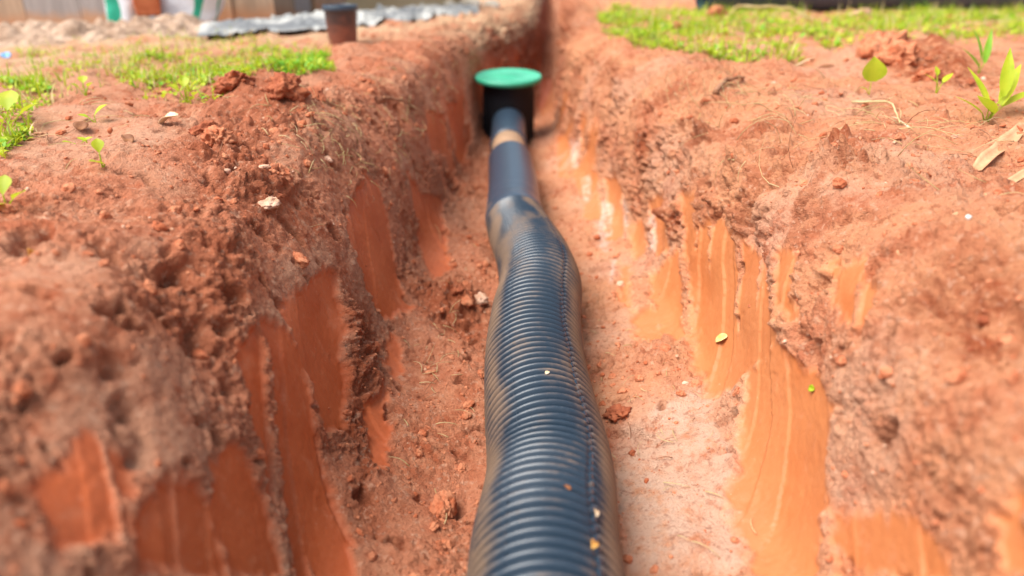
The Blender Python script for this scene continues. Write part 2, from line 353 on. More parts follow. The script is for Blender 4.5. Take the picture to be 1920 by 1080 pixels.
M['pebble'] = simple('white_pebble', (.72, .68, .64), (.80, .77, .74), 30, .6, .4, .002)
def board_mat(name, top, low, zc):
    m, nt, b = new_mat(name)
    tc = nt.nodes.new('ShaderNodeTexCoord').outputs['Object']
    mp = N(nt, 'ShaderNodeMapping'); mp.inputs['Scale'].default_value = (14, 14, 1.2); nt.links.new(tc, mp.inputs['Vector'])
    g = noise(nt, mp.outputs[0], 4, 5); w = noise(nt, tc, 9, 4)
    sx = N(nt, 'ShaderNodeSeparateXYZ'); nt.links.new(tc, sx.inputs[0])
    a = N(nt, 'ShaderNodeMath', operation='ADD'); nt.links.new(sx.outputs[2], a.inputs[0]); nt.links.new(mul(nt, w, .12), a.inputs[1])
    wood = mixc(nt, ramp(nt, g, .3, .7), top, tuple(v * .68 for v in top))
    nt.links.new(mixc(nt, ramp(nt, a.outputs[0], zc + .09, zc + .02), wood, low), b.inputs['Base Color'])
    b.inputs['Roughness'].default_value = .85; bump(nt, b, g, .4, .004)
    return m
M['board_grey'] = board_mat('grey_weathered_board', (.36, .33, .32), (.42, .24, .14), .07)
M['board_blue'] = board_mat('blue_grey_board', (.34, .40, .46), (.40, .33, .27), .02)
M['board_tan'] = board_mat('tan_board', (.46, .33, .23), (.42, .22, .12), .07)
M['rail'] = simple('fence_rail_wood', (.20, .12, .06), (.30, .19, .10), 14, .9, .4, .004)

# =====================================================================  mesh helpers
class MB:
    def __init__(s): s.v = []; s.f = []; s.mi = []; s.n = 0; s.at = []
    def add(s, v, f, mi=0, at=0.0):
        v = np.asarray(v, float).reshape(-1, 3)
        s.v.append(v); s.f += [tuple(int(i) + s.n for i in q) for q in f]; s.mi += [mi] * len(f); s.n += len(v)
        s.at.append(np.zeros(len(v)) + at)
    def build(s, name, mats, parent=None, smooth=True, origin=None, attname=None):
        V = np.concatenate(s.v)
        o0 = np.array(origin if origin is not None else (0, 0, 0), float)
        me = bpy.data.meshes.new(name); me.from_pydata((V - o0).tolist(), [], s.f)
        mats = mats if isinstance(mats, (list, tuple)) else [mats]
        for m in mats: me.materials.append(m)
        me.polygons.foreach_set('material_index', s.mi)
        me.polygons.foreach_set('use_smooth', [smooth] * len(s.f))
        if attname:
            a = me.attributes.new(attname, 'FLOAT', 'POINT'); a.data.foreach_set('value', np.concatenate(s.at).astype(np.float32))
        me.update()
        o = bpy.data.objects.new(name, me); COL.objects.link(o); o.location = o0
        if parent is not None:
            o.parent = parent; o.location = Vector(o0) - Vector(parent.location) if origin is not None else -Vector(parent.location)
        return o
def tag(o, label, cat, group=None, kind=None):
    if label: o['label'] = label
    if cat: o['category'] = cat
    if group: o['group'] = group
    if kind: o['kind'] = kind
    return o
def empty(name, loc, label, cat, group=None):
    o = bpy.data.objects.new(name, None); COL.objects.link(o); o.location = loc; o.empty_display_size = .05
    return tag(o, label, cat, group)
def frames(path):
    P = np.asarray(path, float); T = np.gradient(P, axis=0); T /= np.linalg.norm(T, axis=1)[:, None] + 1e-12
    up = np.array([0, 0, 1.0]); 
    A = np.cross(T, up); bad = np.linalg.norm(A, axis=1) < 1e-3
    A[bad] = np.array([1., 0, 0]); A /= np.linalg.norm(A, axis=1)[:, None]
    B = np.cross(A, T); return P, T, A, B
def tube_geo(path, rad, n=12, caps=True):
    P, T, A, B = frames(path); rad = np.zeros(len(P)) + rad
    th = np.arange(n) * 2 * np.pi / n
    V = P[:, None] + rad[:, None, None] * (np.cos(th)[None, :, None] * A[:, None] + np.sin(th)[None, :, None] * B[:, None])
    V = V.reshape(-1, 3); F = []
    for i in range(len(P) - 1):
        for k in range(n):
            a = i * n + k; b = i * n + (k + 1) % n
            F.append((a, b, b + n, a + n))
    if caps:
        F.append(tuple(range(n - 1, -1, -1))); F.append(tuple(range((len(P) - 1) * n, len(P) * n)))
    return V, F
def lathe_geo(prof, n=48, center=(0, 0, 0)):
    V = []; F = []; th = np.arange(n) * 2 * np.pi / n
    for r, z in prof: V += [(center[0] + r * math.cos(a), center[1] + r * math.sin(a), center[2] + z) for a in th]
    for i in range(len(prof) - 1):
        for k in range(n):
            a = i * n + k; b = i * n + (k + 1) % n
            F.append((a, b, b + n, a + n))
    return V, F
def box_geo(c, s, rot=0, jit=0):
    v = np.array([(x, y, z) for x in (-.5, .5) for y in (-.5, .5) for z in (-.5, .5)]) * np.array(s)
    v = v + rng.normal(size=v.shape) * jit
    ca, sa = math.cos(rot), math.sin(rot)
    v = np.stack([v[:, 0] * ca - v[:, 1] * sa, v[:, 0] * sa + v[:, 1] * ca, v[:, 2]], 1) + np.array(c)
    return v, [(0, 1, 3, 2), (4, 6, 7, 5), (0, 4, 5, 1), (2, 3, 7, 6), (0, 2, 6, 4), (1, 5, 7, 3)]
def ico(sub):
    t = (1 + 5 ** .5) / 2
    v = [(-1, t, 0), (1, t, 0), (-1, -t, 0), (1, -t, 0), (0, -1, t), (0, 1, t), (0, -1, -t), (0, 1, -t), (t, 0, -1), (t, 0, 1), (-t, 0, -1), (-t, 0, 1)]
    f = [(0, 11, 5), (0, 5, 1), (0, 1, 7), (0, 7, 10), (0, 10, 11), (1, 5, 9), (5, 11, 4), (11, 10, 2), (10, 7, 6), (7, 1, 8), (3, 9, 4), (3, 4, 2), (3, 2, 6), (3, 6, 8), (3, 8, 9), (4, 9, 5), (2, 4, 11), (6, 2, 10), (8, 6, 7), (9, 8, 1)]
    v = [np.array(p) / np.linalg.norm(p) for p in v]
    for _ in range(sub):
        c = {}; g = []
        def mid(a, b):
            k = (min(a, b), max(a, b))
            if k not in c:
                p = v[a] + v[b]; v.append(p / np.linalg.norm(p)); c[k] = len(v) - 1
            return c[k]
        for a, b, d in f:
            x, y, z = mid(a, b), mid(b, d), mid(d, a); g += [(a, x, z), (b, y, x), (d, z, y), (x, y, z)]
        f = g
    return np.array(v), f
ICO = {k: ico(k) for k in range(5)}

# =====================================================================  the ground
def axis(parts): return np.unique(np.concatenate(parts).round(6))
ys = axis([-np.exp(np.linspace(math.log(60), math.log(1.0), 24)), np.linspace(-1, .22, 60), np.exp(np.linspace(math.log(.22), math.log(2.8), 900)), np.exp(np.linspace(math.log(2.8), math.log(6.2), 150)), np.exp(np.linspace(math.log(6.2), math.log(90), 60))])
tw = lambda a, b, n: np.linspace(a, b, n)
ts = axis([-np.exp(np.linspace(math.log(60), math.log(2.2), 50)), tw(-2.2, -.95, 190), tw(-.95, 1.1, 800), tw(1.1, 2.6, 190), np.exp(np.linspace(math.log(2.6), math.log(60), 50))])
YY, TT = np.meshgrid(ys, ts, indexing='ij')
nY, nT = YY.shape
def base_grid(e=0, f=0): return np.stack(surf(YY + e, TT + f), -1)
B0 = base_grid()
dy = base_grid(2e-3, 0) - B0; dt = base_grid(0, 2e-3) - B0
NRM = np.cross(dt, dy); NRM /= np.linalg.norm(NRM, axis=-1)[..., None] + 1e-12
p = B0.reshape(-1, 3); yv = YY.ravel(); tv = TT.ravel()
j1 = perlin(p, 28, 1) * .007 + perlin(p, 75, 2) * .006 + perlin(p, 9, 3) * .006
leanb = yv - 1.05 * np.abs(tv)
streakp = np.stack([leanb * 60, tv * 3, 0 * tv], 1)
jv = perlin(streakp, 1, 4) * .014
scr = np.maximum(mask(yv, tv, SCRAPE_LEFT, j1 * 1.3 + jv * .3, .008), mask(yv, tv, SCRAPE_RIGHT, j1 * 1.5 + jv * .3, .011))
# the same spade marks carry on along the walls the photograph hardly shows
wallL = sm(tv, -.55, -.42) * (1 - sm(tv, -.30, -.2)); wallR = sm(tv, .2, .28) * (1 - sm(tv, .40, .5))
far = np.maximum(sm(yv, 1.9, 2.4), 1 - sm(yv, .2, .4))
extra = sm(perlin(np.stack([yv * 9, tv * 3, 0 * tv], 1), 1, 5) + j1 * 8, .1, .16) * np.maximum(wallL, wallR) * far
scr = np.maximum(scr, extra)
# tooth marks of the bucket: upright strips, some cut clean, some left crumbly
lean = leanb + .012 * perlin(p, 5, 22) + .003 * perlin(p, 40, 23)
(wa, wb, wc), we, wu = strips(np.where(tv > 0, lean * 1.7 + 40, lean), .16, 5, 3)
gap = sm(perlin(np.stack([lean * 26, tv * 3, 0 * tv], 1), 1, 24), .42, .52)
scr *= 1 - .85 * gap * sm(np.abs(tv), .15, .25)
ledge = scr * sm(.05 - we, 0, .04) * sm(perlin(p, 22, 29), -.1, .3) * (wb > .35)
painted_glint = mask(yv, tv, PAINTED_GLINT, j1 * .35, .004)
crust = mask(yv, tv, CRUST_AND_GLINT, j1 * 2, .02)  # dry crust together with the painted shine streaks on the right wall
ochre = sm(tv, -.02, .12)
lip = ochre * sm(tv, .36, .46) * (1 - sm(tv, .62, .8)) * sm(perlin(p, 9, 44) + .4 * perlin(p, 25, 45), .12, .34)
moist = mask(yv, tv, MOIST, j1 * 2.5, .03) * np.where(tv < -.4, .6, 1)
moist = np.clip(moist + .6 * lip * (1 - scr), 0, 1)
nearw = 1 - sm(np.abs(tv), 1.6, 3.0)
patch = sm(perlin(p, 7, 37) + .5 * perlin(p, 16, 38), -.22, .34)
grit = (1 - .93 * scr) * (1 - .55 * crust) * (.34 + .70 * patch + .3 * moist + .25 * ochre * sm(tv, .2, .3) * (1 - sm(tv, .75, 1.0)))
rwall = ochre * sm(tv, .2, .3) * (1 - sm(tv, .75, 1.0))
rough = (.14 + (.34 * rwall + .30 * ochre * sm(tv, .45, .6) * (1 - sm(tv, 1.0, 1.4))) * (.35 + patch) + .60 * moist + .34 * patch * sm(perlin(p, 5, 32), -.25, .3) + .9 * sm(yv, 3.0, 3.5)) * (.5 + .5 * sm(yv, .75, 1.15)) * (1 - .93 * scr) * (1 - .55 * crust * (1 - scr))
fl = 1 - sm(np.abs(tv + .0), .16, .30)                     # the floor of the trench
big = perlin(p, 5.5, 6) * .020 + perlin(p, 11, 7) * .014
mid = perlin(p, 24, 8) * .006 + (np.abs(perlin(p, 46, 9)) - .25) * .010
wp = perlin(p, 30, 27) * .35 + perlin(p, 90, 28) * .25
facA = facets(yv, tv, .034, 11, wp) * .0105
facB = facets(yv, tv, .015, 12, wp) * .0068 + facets(yv, tv, .0075, 13, wp * .8) * .0042
rid = (1 - np.abs(perlin(p, 17, 10)) * 2.2) * .008
fine = (np.abs(perlin(p, 88, 11)) - .25) * .0072 + (np.abs(perlin(p, 170, 12)) - .25) * .0048 + perlin(p, 260, 21) * .0026
nr = .35 + .65 * sm(yv, .85, 1.25)
cl = clods(yv + .02 * perlin(p, 30, 33), tv + .02 * perlin(p, 30, 34), .085, 1, .4) * .018 * nr + clods(yv + .3 + .010 * perlin(p, 60, 35), tv + .010 * perlin(p, 60, 36), .036, 2, .5) * .013 * nr + clods(yv, tv + .2, .018, 3, .6) * .009
gouge = -sm(perlin(np.stack([yv * 30, tv * 16, 0 * tv], 1), 1, 39) + .3 * perlin(p, 70, 42), .38, .56) * .020
pk = perlin(p, 33, 13); pit = -sm(pk, .32, .6) * (.005 + .010 * moist)
lower = .55 + .45 * moist + .2 * (1 - ochre)
wl = 1 - .5 * sm(tv, -.60, -.5) * (1 - sm(tv, -.28, -.2)) - .35 * sm(tv, .22, .3) * (1 - sm(tv, .46, .6))
d = big * (1 - .5 * scr) * wl + (rough * ((mid * .7 + rid) * wl + facA + cl * lower * (.45 + .8 * sm(perlin(p, 6, 14), -.2, .3)) + pit) + (1 - .95 * scr) * (1 - .7 * crust) * gouge + grit * (fine * .75 + facB * (.55 + .45 * rough))) * nearw
d += scr * (jv * .02 - .004 - .006 * wc + perlin(p, 140, 15) * .0005 + (wu - .5) * (wa - .5) * .003) + ledge * .0008
pj = perlin(p, 60, 16)
for (a, b, r, h) in PITS:
    q = ((yv - a) ** 2 + ((tv - b) * 1.2) ** 2) / (r * r) * np.clip(1 + 1.2 * pj, .3, 2) ; d -= h * np.exp(-np.maximum(q, 0))
for (a, b, r, h) in SWELLS:
    q = ((yv - a) ** 2 + (tv - b) ** 2) / (r * r); d += h * np.exp(-q)
d -= .022 * np.exp(-((yv - 2.80) ** 2 + (tv + 1.17) ** 2) / .03)
d = d * np.where(np.abs(tv) > 5, .5, 1)
pos = p + NRM.reshape(-1, 3) * d[:, None]
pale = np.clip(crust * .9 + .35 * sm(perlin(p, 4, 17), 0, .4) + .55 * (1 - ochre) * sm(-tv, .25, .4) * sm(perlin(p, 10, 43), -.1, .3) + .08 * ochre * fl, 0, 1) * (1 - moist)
sand = sm(np.hypot(np.maximum(-tv - .8, 0), np.maximum(yv - 2.2, 0) * .8), .35, 1.0) * (tv < -.55) + sm(tv, 2.5, 4)
red_far = sm(yv, 3.0, 3.4) * (1 - sm(np.abs(tv), .6, .9))
moist = np.clip(moist + .7 * red_far * sm(np.abs(tv), .02, .3), 0, 1)
moist = np.clip(moist + .22 * (1 - ochre) * (1 - fl) * sm(perlin(p, 8, 18), -.05, .3) * (1 - sm(-tv, .75, .95)), 0, 1)

me = bpy.data.meshes.new('ground')
idx = np.arange(nY * nT).reshape(nY, nT)
quads = np.stack([idx[:-1, :-1], idx[:-1, 1:], idx[1:, 1:], idx[1:, :-1]], -1).reshape(-1, 4)
me.vertices.add(len(pos)); me.vertices.foreach_set('co', pos.astype(np.float32).ravel())
me.loops.add(quads.size); me.loops.foreach_set('vertex_index', quads.astype(np.int32).ravel())
me.polygons.add(len(quads)); me.polygons.foreach_set('loop_start', np.arange(0, quads.size, 4, dtype=np.int32))
me.polygons.foreach_set('loop_total', np.full(len(quads), 4, dtype=np.int32))
me.polygons.foreach_set('use_smooth', np.ones(len(quads), bool))
me.update(calc_edges=True)
for nm, val in (('scrape', scr), ('pale', pale), ('moist', moist), ('ochre', ochre), ('sand', np.clip(sand, 0, 1)), ('tone', wa), ('ledge', ledge), ('painted_glint', painted_glint)):
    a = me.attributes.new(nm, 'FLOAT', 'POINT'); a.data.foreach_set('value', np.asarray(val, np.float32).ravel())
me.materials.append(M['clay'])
ground = bpy.data.objects.new('ground', me); COL.objects.link(ground)
ground['kind'] = 'structure'; ground['label'] = 'red clay ground with a hand dug trench'
POS = pos.reshape(nY, nT, 3)
# true surface normals of the finished ground
g1 = np.gradient(POS, axis=0); g2 = np.gradient(POS, axis=1)
GN = np.cross(g2, g1); GN /= np.linalg.norm(GN, axis=-1)[..., None] + 1e-12
def on(y, t):
    i = min(np.searchsorted(ys, y), nY - 1); j = min(np.searchsorted(ts, t), nT - 1)
    return POS[i, j], GN[i, j]
def t_at(x, y):
    tt = np.linspace(-6, 6, 2400); xx = surf(np.full(2400, y), tt)[0]
    return float(np.interp(x, xx, tt))
def ground_z(x, y): return float(on(y, t_at(x, y))[0][2])

# =====================================================================  loose crumbs of clay: nobody could count them
def clod_geo(r, sub, squash=.65, seed=0, rugged=.35):
    v, f = ICO[sub]; s = rng.random(3) * 40
    k = 1 + rugged * perlin(v + s, 1.1) + rugged * .6 * perlin(v + s, 2.6) + (.25 * rugged * perlin(v + s, 6) if sub > 1 else 0)
    w = v * k[:, None] * r * np.array([1, .6 + .4 * rng.random(), squash * (.7 + .5 * rng.random())])
    a = rng.random() * 6.283; ca, sa = math.cos(a), math.sin(a)
    return np.stack([w[:, 0] * ca - w[:, 1] * sa, w[:, 0] * sa + w[:, 1] * ca, w[:, 2]], 1), f
def align(w, n):
    q = Vector((0, 0, 1)).rotation_difference(Vector(n)).to_matrix(); return w @ np.array(q).T
i0, i1 = np.searchsorted(ys, .3), np.searchsorted(ys, 4.2); k0, k1 = np.searchsorted(ts, -1.3), np.searchsorted(ts, 1.5)
S2 = scr.reshape(nY, nT); MO = moist.reshape(nY, nT); CR = crust.reshape(nY, nT)
mb = MB(); cnt = 0
clump = perlin(p, 7, 20).reshape(nY, nT)
while cnt < 10500:
    y = math.exp(rng.uniform(math.log(.3), math.log(4.2))); t = rng.uniform(-1.3, 1.4)
    i = np.searchsorted(ys, y); j = np.searchsorted(ts, t)
    if S2[i, j] > .3 and rng.random() < .985: continue
    up = GN[i, j][2]
    pr = (.35 + .65 * (up > .6)) * (.25 + .9 * MO[i, j] + 1.0 * (clump[i, j] > .05) + .9 * (abs(t) < .25)) * (1 - .75 * CR[i, j])
    if rng.random() > pr: continue
    r = .0014 * math.exp(rng.exponential(.5)) * (1.15 if y > 1 else .85); r = min(r, .009)
    w, f = clod_geo(r, 1 if r < .006 else 2)
    mb.add(align(w, GN[i, j]) + POS[i, j] + GN[i, j] * r * .15, f, 1 if MO[i, j] > .6 and rng.random() < .5 else (2 if rng.random() < .04 else 0)); cnt += 1
tag(mb.build('clay_crumbs', [M['clod'], M['clod_dark'], M['clod_pale']], smooth=False), 'loose crumbs of red clay scattered over the trench walls and floor', 'clay crumbs', kind='stuff')

# =====================================================================  the long corrugated drain pipe
def zd(drop): return CAM_H - drop
PATH = np.array([(.03, -1.2, zd(.60)), (.034, -.3, zd(.60)), (.030, .3, zd(.562)), (.035, .6, zd(.580)), (.0485, .78, zd(.60)), (.042, .903, zd(.60)), (.037, 1.056, zd(.598)), (.043, 1.21, zd(.592)),
                 (.055, 1.335, zd(.590)), (.048, 1.466, zd(.592)), (.029, 1.61, zd(.597)), (.0135, 1.72, zd(.60)), (.005, 1.84, zd(.60)), (.005, 1.98, zd(.598)), (.001, 2.15, zd(.595)), (-.006, 2.34, zd(.592)), (-.012, 2.55, zd(.590)), (-.013, 2.95, zd(.588))])
def along(y):
    y = np.asarray(y, float)
    return np.stack([hermite(y, PATH[:, 1], PATH[:, 0]), y, hermite(y, PATH[:, 1], PATH[:, 2])], -1)
def ring_tube(yarr, rad, n, mudf):
    P, T, A, B = frames(along(yarr)); th = np.arange(n) * 2 * np.pi / n
    rad = np.asarray(rad)
    if rad.ndim == 1: rad = rad[:, None] + 0 * th[None]
    V = P[:, None] + rad[..., None] * (np.cos(th)[None, :, None] * A[:, None] + np.sin(th)[None, :, None] * B[:, None])
    m = mudf(np.asarray(yarr)[:, None] + 0 * th[None], th[None] + 0 * np.asarray(yarr)[:, None])
    F = [(i * n + k, i * n + (k + 1) % n, (i + 1) * n + (k + 1) % n, (i + 1) * n + k) for i in range(len(P) - 1) for k in range(n)]
    return V.reshape(-1, 3), F, m.ravel()
drain = empty('drain_pipe', tuple(along(.9)), 'long black corrugated drain pipe lying along the trench floor', 'pipe')
pitch = .0158; PH = np.array([0, .12, .23, .31, .40, .49, .58, .67, .76, .88]); RR = np.array([-.0084, -.0082, -.0050, -.0014, .0004, .0010, .0004, -.0014, -.0050, -.0082])
yr = []; rr = []
y = -1.1
while y < 1.742:
    yr += list(y + PH * pitch); rr += list(.0800 + RR); y += pitch
yr = np.array(yr); rr = np.array(rr); rr = .080 + (rr - .080) * (1 - .55 * sm(yr, 1.6, 1.74)); nA = 160
th = np.arange(nA) * 2 * np.pi / nA
rr = rr[:, None] * np.interp(yr, [1.35, 1.77], [1, .925])[:, None] + 0 * th[None]
for a_, dp_ in ((54, .0036), (124, .0003)):      # the two moulding seams
    rr -= dp_ * np.exp(-((np.degrees(th)[None] - a_ - 1.0 * np.sin(yr * 30)[:, None]) / 1.8) ** 2) * (rr > .0755) * (1 - sm(yr, 1.45, 1.6))[:, None]
rr += .0012 * perlin(np.stack([(yr[:, None] + 0 * th).ravel() * 3, (np.cos(th)[None] + 0 * rr).ravel(), (np.sin(th)[None] + 0 * rr).ravel()], 1), 1.3, 30).reshape(rr.shape)
def mud_pipe(y, th):
    side = 1 - np.sin(th)                                   # 0 on top, 1 on the flanks, 2 below
    pts = np.stack([y.ravel() * 9, np.cos(th).ravel() * 2.2, np.sin(th).ravel() * 2.2], 1)
    nz = perlin(pts, 1.0, 31).reshape(y.shape)
    # dried dust below the crown of the pipe, more of it round the bend
    return -.09 + .31 * sm(side, .10, .50) + .42 * nz + .16 * np.exp(-((side - .45) / .22) ** 2) + .30 * sm(y, 1.40, 1.7) * np.clip(.3 + 1.5 * nz, -.3, .9) + 85 * (rr_now / np.interp(yr, [1.35, 1.77], [1, .925])[:, None] - .0775)
rr_now = rr
mb = MB(); v, f, m = ring_tube(yr, rr, nA, mud_pipe)
mb.add(v, f, 0, m)
mb.build('corrugated_body', M['ribbed'], drain, attname='mud')
# two rows of moulded seam lugs and drain slots running down the pipe
def seam(angle, name, bw, label=None):
    mb = MB(); P, T, A, B = frames(along(np.arange(-.5, 1.58, pitch)))
    for k in range(len(P)):
        a = angle + .01 * math.sin(k * 1.7) + .0012 * (k - 100)
        rad = math.cos(a) * A[k] + math.sin(a) * B[k]; tan = -math.sin(a) * A[k] + math.cos(a) * B[k]
        hx, hy, hz = bw, pitch * .38, (.0022 if bw > .001 else .0006)
        c = P[k] + rad * .0768
        vs = [c + tan * x * hx * (.7 if z > 0 else 1) + T[k] * yy * hy * (.8 if z > 0 else 1) + rad * z * hz for x in (-1, 1) for yy in (-1, 1) for z in (-1, 1)]
        mb.add(vs, [(0, 1, 3, 2), (4, 6, 7, 5), (0, 4, 5, 1), (2, 3, 7, 6), (0, 2, 6, 4), (1, 5, 7, 3)], 0, -.25 + .6 * rng.random() ** 3)
    return mb.build(name, M['ribbed'], drain, smooth=False, attname='mud')
seam(math.radians(54), 'seam', .0020)
seam(math.radians(124), 'seam', .0005)
# smooth end of the pipe, then the muddy spigot and the collar of the basin
def mud_sleeve(y, th):
    side = 1 - np.sin(th); pts = np.stack([y.ravel() * 6, np.cos(th).ravel() * 1.6, np.sin(th).ravel() * 1.6], 1)
    return -.22 + .16 * sm(side, .1, .6) + .30 * sm(side, .9, 1.2) + .40 * perlin(pts, 1.2, 33).reshape(y.shape) + .30 * (1 - sm(y, 1.74, 1.95))
yl = np.concatenate([[1.735, 1.738, 1.745], np.linspace(1.76, 2.312, 60), [2.318, 2.320, 2.320]])
rl = np.concatenate([[.064, .0742, .0752], np.interp(np.linspace(0, 1, 60), [0, .05, .1, .15, .2, .25, 1], [.0752, .0748, .0722, .0717, .0721, .0712, .0696]), [.0690, .0675, .055]])
mb = MB(); v, f, m = ring_tube(yl, rl, 64, mud_sleeve); mb.add(v, f, 0, m); mb.build('smooth_sleeve', M['sleeve'], drain, attname='mud')
mb = MB(); v, f, m = ring_tube(np.linspace(2.28, 2.60, 14), np.full(14, .0565), 48, lambda y, th: .5 + 0 * y); mb.add(v, f, 0, m); mb.build('muddy_spigot', M['spigot'], drain, attname='mud')

# =====================================================================  the catch basin with its green lid
bx, by = -.014, 2.975
basin = empty('catch_basin', (bx, by, zd(.74)), 'round black catch basin with a pale green lid at the far end of the pipe', 'drain basin')
mb = MB(); v, f = lathe_geo([(.0, .0), (.088, .0), (.092, .004), (.095, .12), (.098, .24), (.100, .285), (.104, .288), (.104, .300), (.098, .302), (.0, .302)], 64, (bx, by, zd(.74)))
mb.add(v, f, 0, 0); mb.build('basin_body', M['black'], basin, attname='mud')
tilt = math.radians(4.5)
mb = MB()
v, f = lathe_geo([(.0, -.004), (.110, -.004), (.114, -.012), (.124, -.012), (.129, -.008), (.130, .002), (.127, .008), (.119, .0095), (.117, .0075), (.040, .0085), (.036, .0105), (.0, .0105)], 72)
v = np.array(v); v[:, 2] += 0; c, s = math.cos(tilt), math.sin(tilt)
v = np.stack([v[:, 0], v[:, 1] * c - v[:, 2] * s, v[:, 1] * s + v[:, 2] * c], 1) + np.array([bx, by, zd(.426)])
mb.add(v, f); lid = mb.build('green_lid', M['lid'], basin)
mb = MB()
yl = np.array([2.518, 2.518, 2.522, 2.532, 2.55, 2.6, 2.70, 2.80, 2.9]); rl = np.array([.055, .0615, .063, .064, .063, .0625, .063, .0635, .064])
v, f, m = ring_tube(yl, rl, 56, lambda y, th: -.15 + .25 * (1 - np.sin(th))); mb.add(v, f, 0, m); mb.build('outlet_collar', M['sleeve'], basin, attname='mud')
for sx in (-1, 1):
    mb = MB(); mb.add(*box_geo((bx + sx * .097, by - .02, zd(.60)), (.006, .012, .24))); mb.build('stiffening_rib', M['black'], basin, smooth=False, attname='mud')

# =====================================================================  clods, one by one
CL = [  # y, t, radius, material, squash, label
 (SPOT['dark_clod'][0] + .05, SPOT['dark_clod'][1] - .05, .050, 'clod_dark', .62, 'dark red lump of moist clay at the edge of the grass left of the trench'),
 (SPOT['dark_clod2'][0] - .02, SPOT['dark_clod2'][1], .040, 'clod_dark', .7, 'rounded dark clay lump just right of the big dark one on the left bank'),
 (1.62, -.70, .030, 'clod_dark', .6, 'smaller dark clay lump above the hairy roots on the left bank'),
 (1.20, -.720, .030, 'clod', .6, 'reddish clod on the left bank below the pale dead leaf'),
 (1.26, -.765, .024, 'clod_dark', .8, 'small brown clod beside the pale dead leaf on the left bank'),
 (1.15, -.600, .026, 'clod', .55, 'broken clod in the crumbly band down the left bank'),
 (*SPOT['chip1'], .016, 'clod_pale', .5, 'flat pale chip of clay on the crumbly left bank'),
 (*SPOT['chip2'], .014, 'clod', .5, 'flat brown chip of clay below the pale one on the left bank'),
 (1.42, -.105, .016, 'clod_pale', .8, 'pale pebble like clod touching the left side of the pipe bend'),
 (1.39, -.130, .015, 'clod', .7, 'brown crumb beside the pale clod left of the pipe bend'),
 (*SPOT['side_clod'], .018, 'clod_dark', .7, 'dark clod tucked against the right side of the pipe'),
 (*SPOT['tinycrumb'], .006, 'clod_dark', .7, 'tiny dark crumb alone on the pale right floor'),
 (*SPOT['floor_hole'], .026, 'clod', .6, 'clod with a dark hollow on the trench floor left of the pipe'),
 (2.10, 1.36, .075, 'clod', .5, 'large crumbly reddish heap clod on the right bank behind the lone leaf'),
 (1.95, 1.30, .055, 'clod', .55, 'crumbly clod in front of the heap clod on the right bank'),
 (2.30, 1.48, .050, 'clod_dark', .6, 'dark clod on the back of the heap at the right'),
 (1.75, 1.23, .034, 'clod', .6, 'clod right of the lone upright leaf on the right bank'),
 (3.05, 1.22, .035, 'clod', .6, 'brown lump in the grass near its left end'),
 (3.60, 1.50, .055, 'clod', .7, 'reddish mound of clay in front of the black pipe'),
 (3.55, 1.85, .050, 'clod_pale', .6, 'pale pink clod in the grass right of the bent straw'),
 (3.5, 2.10, .045, 'clod', .6, 'red clod in the grass before the dark stretch of pipe'),
]
for y, t, r, mname, sq, lab in CL:
    P0, n0 = on(y, t); w, f = clod_geo(r, 4 if r > .02 else 3, sq, rugged=.42)
    k = perlin(w + y, 1 / r * 5, 40) * .12 + facets(w[:, 0] + w[:, 2] * .7 + y, w[:, 1] - w[:, 2] * .6, r * .35, 3, perlin(w, 2 / r, 41) * .4) * .16; w = w + w * k[:, None]
    n0 = n0 * .5 + np.array([0, 0, .5]); n0 /= np.linalg.norm(n0)
    mb = MB(); mb.add(align(w, n0) + P0 + n0 * r * .18, f)
    tag(mb.build('clay_clod', M[mname], origin=tuple(P0)), lab, 'clod', 'clods of clay round the trench')

# =====================================================================  grass and straw
def in_poly(y, t, poly):
    c = False
    for k in range(len(poly)):
        a, b = poly[k], poly[(k + 1) % len(poly)]
        if (a[1] > t) != (b[1] > t) and y < (b[0] - a[0]) * (t - a[1]) / (b[1] - a[1]) + a[0]: c = not c
    return c
def sample(poly, n, clumpy=0):
    P = np.array(poly); lo = P.min(0); hi = P.max(0); out = []
    while len(out) < n:
        c = rng.uniform(lo, hi, (4000, 2)); c = c[poly_sd(c[:, 0], c[:, 1], poly, .05) > 0]
        if clumpy:
            c3 = np.column_stack([c, 0 * c[:, 0]]); q = perlin(c3, 5, 50) + .5 * perlin(c3, 14, 51)
            c = c[(q > clumpy) | (rng.random(len(c)) > .9)]
        out += [tuple(k) for k in c]
    return out[:n]
def blade(mb, P, h, w, lean, mi):
    a = rng.random() * 6.283; dx, dy2 = math.cos(a), math.sin(a); b = a + 1.57 + rng.normal() * .3
    n = 5; v = []
    for k in range(n):
        u = k / (n - 1); off = lean * u * u * h; ww = w * (1 - u ** 1.6) + .0002
        c = np.array([P[0] + dx * off, P[1] + dy2 * off, P[2] - .003 + h * u * (1 - .35 * lean * u)])
        s = np.array([math.cos(b), math.sin(b), 0]) * ww * .5
        v += [c - s, c + s]
    mb.add(v, [(2 * k, 2 * k + 1, 2 * k + 3, 2 * k + 2) for k in range(n - 1)], mi)
def leaflet_geo(L, W, fold=.25, droop=.3, heart=0, nu=7):
    v = []; f = []
    for k in range(nu):
        u = k / (nu - 1); ww = W * .5 * math.sin(math.pi * min(1, (u * .94 + .05)) ** (.75 if not heart else 1.25)) + .0001
        zc = L * (.25 * u - droop * u * u)
        for s in (-1, -.5, 0, .5, 1): v.append((s * ww, L * u, zc + abs(s) * ww * fold))
    for k in range(nu - 1):
        for q in range(4): a = k * 5 + q; f.append((a, a + 1, a + 6, a + 5))
    return np.array(v), f
def rot3(v, yaw, pitch, roll=0):
    return v @ np.array(Matrix.Rotation(yaw, 3, 'Z') @ Matrix.Rotation(pitch, 3, 'X') @ Matrix.Rotation(roll, 3, 'Y')).T
